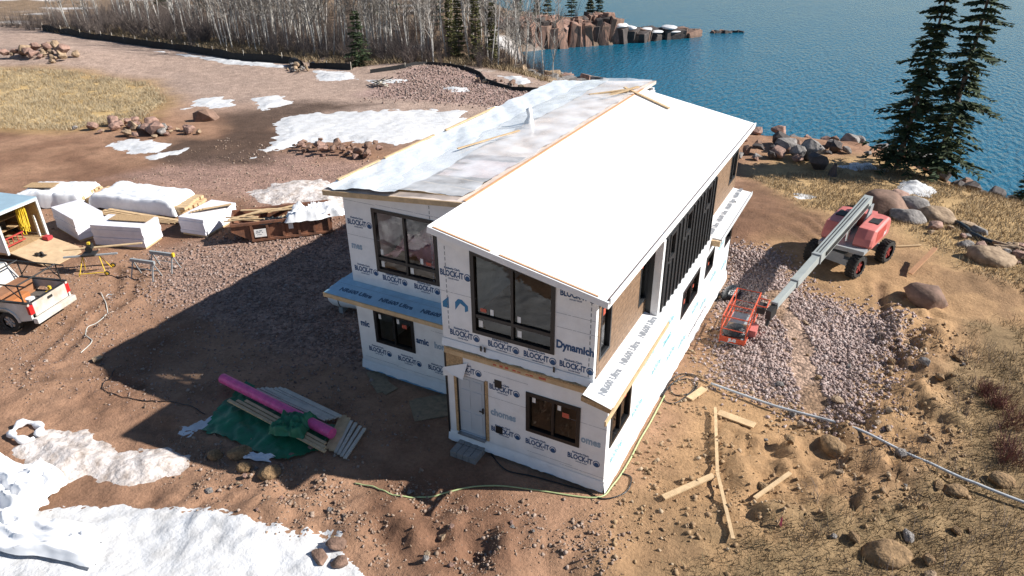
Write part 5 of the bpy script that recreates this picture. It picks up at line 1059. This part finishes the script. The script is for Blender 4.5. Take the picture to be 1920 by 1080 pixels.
# black drain fabric and debris
hose('drain_fabric', 'black landscape fabric roll trailing between the boulders', [(8.5,26.6),(9.0,25.8),(9.4,25.1),(9.7,24.2),(10.6,23.4),(11.3,23.2)], .14, BAG, 'fabric', .08)
dbp = thing('debris_pile', 'small heap of broken boards on the gravel by the far fence', 'debris', gz(-36.4,38,0))
for k in range(12): MB().beam((U(-1.2,0),U(-.6,.6),U(.05,.4)), (U(0,1.3),U(-.6,.8),U(.1,.9)), .14, .06).build('broken_board', MATS['pale_board'] if k % 3 else BLKP, dbp)
drift = thing('driftwood_pile', 'tangle of grey driftwood by the smooth tan boulder', 'driftwood', gz(11.2,22.8,0))
for k in range(9): MB().tube([(U(-.9,-.2),U(-.5,.5),U(.05,.3)),(U(-.1,.1),U(-.3,.3),U(.15,.4)),(U(.2,1),U(-.5,.5),U(.05,.4))], [.09,.07,.04], 6).build('branch', ROCKM['tan'], drift)
# silt fence
def fence(label, pts, h, seed):
    t = thing('silt_fence', label, 'silt fence', gz(pts[0][0], pts[0][1], 0)); o = Vector(t.location); mb = MB(); P = []
    for (a, b_) in zip(pts[:-1], pts[1:]):
        n_ = max(2, int(math.hypot(b_[0]-a[0], b_[1]-a[1])/1.2))
        for i in range(n_): P.append((a[0]+(b_[0]-a[0])*i/n_, a[1]+(b_[1]-a[1])*i/n_))
    P.append(pts[-1]); R_ = []
    for i, (x, y) in enumerate(P):
        z = hz(x, y); hh = h*(.8+.35*mnoise.noise((i*.4, seed, 0))); wob = .08*math.sin(i*1.7); R_ += [Vector((x, y-.12, z-.1))-o, Vector((x, y+wob, z+hh))-o, Vector((x, y+.16+wob, z+hh*.9))-o, Vector((x, y+.3, z-.1))-o]
    n_ = len(P); mb.add(R_, [(4*i+j, 4*i+4+j, 4*i+5+j, 4*i+1+j) for i in range(n_-1) for j in range(3)]); mb.build('fabric', mat('black_geotextile', (.010,.010,.011), .8, .3, 3), t)
    for i in range(0, n_, 2): x, y = P[i]; MB().beam(Vector((x, y+.05, hz(x, y)-.1))-o, Vector((x, y+.05, hz(x, y)+h*1.12))-o, .05, .05).build('stake', MATS['pale_board'], t)
fence('straight black silt fence between the far plain and the birch wood', [(-101.3,47.2),(-89.8,45.7),(-73.5,44.2),(-59.8,42.9),(-51.5,43)], .95, 1)
fence('short black silt fence near the small dark spruce', [(-48.2,42),(-46.5,42.6),(-43.4,42.6)], .7, 2)
fence('low winding black silt fence around the far gravel pad', [(-40.5,42),(-38.1,44.4),(-37.4,47.1),(-35.2,48.1),(-30.5,46),(-28.3,43.2),(-25,42.1),(-21,41.8)], .45, 3)
hose('fence_roll', 'bunched black geotextile roll between the two silt fences', [(-51,42.6),(-50,42),(-49.2,41.6)], .5, MATS['black_geotextile'], 'fabric roll', .3)

# ------------------------------------------------------------------ vegetation
BARK = mat('aspen_bark', (.58,.56,.52), .8, .2, 2, c2=(.22,.20,.18)); TWIG = mat('grey_twigs', (.26,.235,.21), .9, .2, 2); TWIGB = mat('brown_twigs', (.20,.16,.14), .9, .3, .6)
NEED = island_mat('spruce_needles', [(.016,.034,.014),(.042,.066,.022),(.022,.044,.018),(.07,.085,.028)]); CEDAR = island_mat('cedar_foliage', [(.08,.085,.025),(.15,.14,.05),(.10,.105,.035)]); SBARK = mat('spruce_bark', (.12,.095,.08), .9, .25, 4)
def aspen(seed, h):
    rg = random.Random(seed); tk_ = MB(); cr = MB(); n_ = 9; P = []; x = y = 0; lx, ly = rg.uniform(-.12,.12), rg.uniform(-.12,.12)
    for i in range(n_): P.append(Vector((x, y, h*i/(n_-1)))); x += lx*h/n_+rg.uniform(-.09,.09); y += ly*h/n_+rg.uniform(-.09,.09)
    tk_.tube(P, [max(.014, .062*(1-i/(n_-.6))) for i in range(n_)], 5)
    for k in range(34):
        t = rg.uniform(.25,.98); i = min(int(t*(n_-1)), n_-2); b0 = P[i].lerp(P[i+1], t*(n_-1)-i); a = rg.uniform(0,6.28); L = h*rg.uniform(.10,.24)*(1.25-t)
        d = Vector((math.cos(a), math.sin(a), rg.uniform(.7,1.5))).normalized(); m1 = b0+d*L*.5; m2 = b0+d*L+Vector((0,0,L*.2)); cr.tube([b0, m1, m2], [.026,.018,.008], 3, False)
        for j in range(4):
            s0 = b0.lerp(m2, rg.uniform(.3,.95)); a2 = a+rg.uniform(-1.3,1.3); d2 = Vector((math.cos(a2), math.sin(a2), rg.uniform(.3,1.4))).normalized(); cr.tube([s0, s0+d2*L*rg.uniform(.25,.6)], [.012,.006], 3, False)
    return tk_, cr
def as_mesh(mb, name, m): me = bpy.data.meshes.new(name); me.from_pydata(mb.v, [], mb.f); me.materials.append(m); return me
ASP = []
for i in range(7): a, b_ = aspen(40+i, 9); ASP.append((as_mesh(a, 'trunk', BARK), as_mesh(b_, 'crown', TWIG)))
def tree(name, label, cat, x, y, meshes, sc, group, rz=None, z=None):
    t = thing(name, label, cat, (x, y, (hz(x, y) if z is None else z)-.05), U(0,6.28) if rz is None else rz, group); t.scale = sc
    for nm, me in zip(('trunk','crown'), meshes):
        o = bpy.data.objects.new(nm, me); col.objects.link(o); o.parent = t
    return t
random.seed(21); cnt = 0; sp = []
while cnt < 300:
    u = random.random(); x = -112+86*u; yb = 46.8+.02*(x+44)+(2.5 if x < -70 else 0)+(3.5 if x > -36 else 0); y = yb+abs(random.gauss(0, 13))+random.random()*2
    if y > 95+.2*(x+60)*0 or poly_sd(np.array([x]), np.array([y]), LAND)[0] < 2 or any((x-a)**2+(y-b_)**2 < .5 for a, b_ in sp): continue
    if x < -72 and random.random() < .6: continue
    if fbm(np.array([x/6]), np.array([y/4]), 19)[0] < -.22: continue
    sp.append((x, y)); s = U(.9,1.5); tree('aspen_tree', 'bare pale aspen with thin grey twigs in the wood beyond the fence', 'tree', x, y, random.choice(ASP), (s*U(.9,1.2), s*U(.9,1.2), s), 'bare aspens beyond the fence'); cnt += 1
def conifer(seed, h, rbase, whorls, per, tuft, droop=.25, lean=(0,0), start=.08, lop=0.):
    rg = random.Random(seed); tk_ = MB(); cr = MB()
    tk_.tube([(lean[0]*t*h, lean[1]*t*h, h*t) for t in np.linspace(0,1,7)], [max(.015, .014*h*(1-t)) for t in np.linspace(0,1,7)], 7)
    for w in range(whorls):
        t = start+(1-start)*(w+rg.random()*.7)/whorls; R_ = rbase*((1-t)**.85)*rg.uniform(.42,1.15)+.12
        for k in range(per):
            a = rg.uniform(0,6.28); L = R_*rg.uniform(.6,1.1)*(1-lop*max(0, math.cos(a-1))); b0 = Vector((lean[0]*t*h, lean[1]*t*h, t*h)); d = Vector((math.cos(a), math.sin(a), 0)); sd_ = Vector((-d.y, d.x, 0))
            up0 = .22*(t-.35)
            def pt(s): return b0+d*L*s+Vector((0,0, L*(up0*s-droop*s*s+.12*s**4)))
            tk_.tube([b0, pt(.5), pt(.95)], [.025,.016,.006], 3, False)
            nn_ = max(4, int(L/tuft*2.6))
            for q in range(nn_):
                s = .12+.88*(q+rg.random())/nn_; c = pt(s); wd = tuft*(1.25-.6*s)*rg.uniform(.7,1.3)
                for sg_ in (-1,1):
                    tip = c+(sd_*sg_*rg.uniform(.5,1.1)+d*rg.uniform(.3,.9)+Vector((0,0,rg.uniform(-.5,.12))))*wd; e_ = d*wd*.22+Vector((0,0,wd*rg.uniform(-.2,.2)))
                    cr.add([c-e_, c+e_, tip+e_*.5, tip-e_*.6], [(0,1,2,3)])
    return tk_, cr
def con(name, label, x, y, args, group=None, z=None, m=NEED, rz=0.):
    a, b_ = conifer(*args[0], **args[1]); return tree(name, label, 'tree', x, y, (as_mesh(a, 'trunk', SBARK), as_mesh(b_, 'crown', m)), (1,1,1), group, rz, z)
con('spruce_tree', 'shorter spruce of the lakeside pair, with a gappy lopsided crown', 6.0,36.6, ((5,14.2,2.7,40,8,.38), dict(droop=.34, lean=(.03,-.02), start=.06, lop=.35)))
con('spruce_tree', 'taller spruce of the lakeside pair, with a fuller crown', 8.2,36.1, ((9,15.6,2.9,46,8,.38), dict(droop=.32, lean=(.012,-.01), start=.05)))
con('spruce_tree', 'small dense spruce at the edge of the birch wood', -43.9,44.6, ((12,5.4,1.7,22,7,.3), dict(droop=.2, start=.03)))
for i, (x, y, h_) in enumerate(((-36.5,52,6.5),(-34.8,52.6,7.5),(-33.6,54,6),(-38.5,53.5,6.5))): con('cedar_tree', 'olive green narrow cedar among the aspens near the cove', x, y, ((60+i,h_,1.0,30,6,.3), dict(droop=-.1, start=.05)), 'cedars near the cove', m=CEDAR)
for i, (x, y, h_) in enumerate(((-44.5,81,3.2),(-41.5,84.5,4.2),(-38.5,86,4.8),(-36.2,87.5,2.6),(-34.8,87.6,3.4),(-43,84,2.4))): con('headland_spruce', 'little spruce growing on top of the rock cliff', x, y, ((80+i,h_,1.1,16,6,.3), dict(droop=.1, start=.05)), 'spruces on the cliff', z=.3, m=CEDAR if i % 2 else NEED)
for i in range(14): x = U(-108,-50); y = U(62,92); con('far_spruce', 'dark spruce deep in the wood', x, y, ((100+i,U(6,10),1.6,18,6,.4), dict(droop=.15)), 'spruces deep in the wood')
con('shore_spruce', 'small spruce on the bank beside the dark wet rocks', 13.2,36.6, ((140,2.6,1.1,12,6,.25), dict(droop=.15)))
# brush and grass
def brush(name, label, spots, h0, h1, n_tw, m, seed, cat='brush', spread=.9, r=.012, kind='stuff'):
    rg = random.Random(seed); mb = MB(); zs = H(np.array([s[0] for s in spots]), np.array([s[1] for s in spots]))
    for (x, y), z in zip(spots, zs):
        h = rg.uniform(h0, h1)
        for k in range(n_tw):
            a = rg.uniform(0,6.28); o_ = rg.random()*spread; b0 = Vector((x+.2*rg.uniform(-1,1), y+.2*rg.uniform(-1,1), z-.03)); L = h*rg.uniform(.5,1)
            m1 = b0+Vector((math.cos(a)*o_*.4, math.sin(a)*o_*.4, L*.55)); m2 = b0+Vector((math.cos(a)*o_, math.sin(a)*o_, L)); mb.tube([b0, m1, m2], [r,r*.8,r*.4], 3, False)
    o = mb.build(name, m, None, fix=False)
    if kind: tag(o, label, cat, kind=kind)
    else: tag(o, label, cat)
    return o
random.seed(33)
sp = []
while len(sp) < 1500:
    x = U(-112,-27); y = 46+.02*(x+44)+(2 if x < -70 else 0)+(3 if x > -36 else 0)+abs(random.gauss(0, 17))
    if poly_sd(np.array([x]), np.array([y]), LAND)[0] > 1.5 and fbm(np.array([x/7]), np.array([y/5]), 15)[0] > -.25: sp.append((x, y))
brush('undergrowth', 'mass of leafless brown undergrowth between the aspens', sp, 1.2, 3.2, 18, TWIGB, 1, spread=1.2, r=.015)
for i, (x, y) in enumerate(((-84.5,49.2),(-81,50),(-77.5,48.6),(-74,49.5),(-88,50.5),(-71,48.8))): brush('willow_bush', 'rounded leafless willow bush behind the straight silt fence', [(x+U(-.5,.5), y+U(-.5,.5)) for _ in range(5)], 2.6, 3.8, 34, TWIGB, 50+i, 'bush', 2.0, .022, None)['group'] = 'willow bushes behind the fence'
def grass(name, label, poly, n, h0, h1, m, w=.012):
    p = np.array(poly); x0, y0 = p.min(0); x1, y1 = p.max(0); xs = np.empty(0); ys = np.empty(0)
    while len(xs) < n:
        a = rng.uniform(x0, x1, n); b_ = rng.uniform(y0, y1, n); k = (poly_sd(a, b_, poly)+.6*rng.normal(0, .4, n) > 0) & (fbm(a/1.1, b_/1.1, 55) > -.35); xs = np.concatenate([xs, a[k]]); ys = np.concatenate([ys, b_[k]])
    xs = xs[:n]; ys = ys[:n]; z = H(xs, ys)-.02; a = rng.uniform(0, 6.28, n); h = rng.uniform(h0, h1, n); ln = rng.uniform(.2, 1.2, n)*h; b2 = rng.uniform(0, 6.28, n)
    V = np.stack([np.stack([xs-w*np.cos(a), ys-w*np.sin(a), z], -1), np.stack([xs+w*np.cos(a), ys+w*np.sin(a), z], -1), np.stack([xs+ln*np.cos(b2), ys+ln*np.sin(b2), z+h], -1)], 1).reshape(-1, 3)
    me = bpy.data.meshes.new(name); me.from_pydata(V.tolist(), [], np.arange(3*n).reshape(-1, 3).tolist()); return tag(link(name, me, m), label, 'grass', kind='stuff')
STRAW = island_mat('dry_straw', [(.27,.20,.115),(.36,.275,.165),(.20,.145,.085),(.30,.23,.14)]); DULL = island_mat('dull_grass', [(.13,.095,.05),(.24,.17,.09),(.17,.13,.065),(.30,.22,.12)])
grass('dry_grass', 'dull dry grass on the slope at the near corner', GRASS_BR, 60000, .06, .26, DULL)
grass('dry_grass', 'straw coloured grass on the flat behind the lift', [(-2,30),(1.8,25),(6.7,23.8),(9,19.5),(14,16.5),(18,26),(12,36),(4,36)], 26000, .08, .28, STRAW, .018)
grass('dry_grass', 'straw coloured grass of the far meadow', GRASS_L, 60000, .12, .35, mat('pale_straw', (.40,.325,.21), .9, .2, .4), .022)
grass('dry_grass', 'tan grass along the forest edge and fence', [(-100,46.8),(-72,45),(-50,44.2),(-44,44),(-38,48),(-33,50),(-27,49),(-24,46.5),(-26,54),(-36,53),(-50,50),(-100,54)], 22000, .25, .7, STRAW, .04)
RTW = mat('red_twigs', (.19,.075,.06), .8, .2, 3)
brush('red_shrub', 'low red twigged shrubs on the dry slope', [(9.5+U(-.5,.5),9.6+U(-.5,.5)) for _ in range(9)]+[(10.3+U(-.5,.5),8.7+U(-.6,.6)) for _ in range(7)]+[(9.9+U(-.3,.3),6.8+U(-.5,.5)) for _ in range(7)], .4, .9, 26, RTW, 9, 'shrub', .5, .007)
brush('dry_weeds', 'leafless brown weeds scattered on the dry slope', [(U(5,12), U(-2,13)) for _ in range(260)], .25, .7, 9, TWIGB, 19, 'weeds', .35, .006)
tag(MB().tube([gz(2.5,33,-.1), gz(2.5,33,.35), gz(2.55,33.05,.8)], [.32,.2,.08], 8).build('stump', ROCKM['dark'], None), 'dark pointed stump on the straw flat before the spruces', 'stump')

for o in house.children:      # plain kind names for the parts of the house
    if o.name.split('.')[0].endswith('_wall') and 'siding' not in o.name and 'panel' not in o.name: o.name = 'wall'
    elif o.name.startswith('left_roof'): o.name = 'roof'
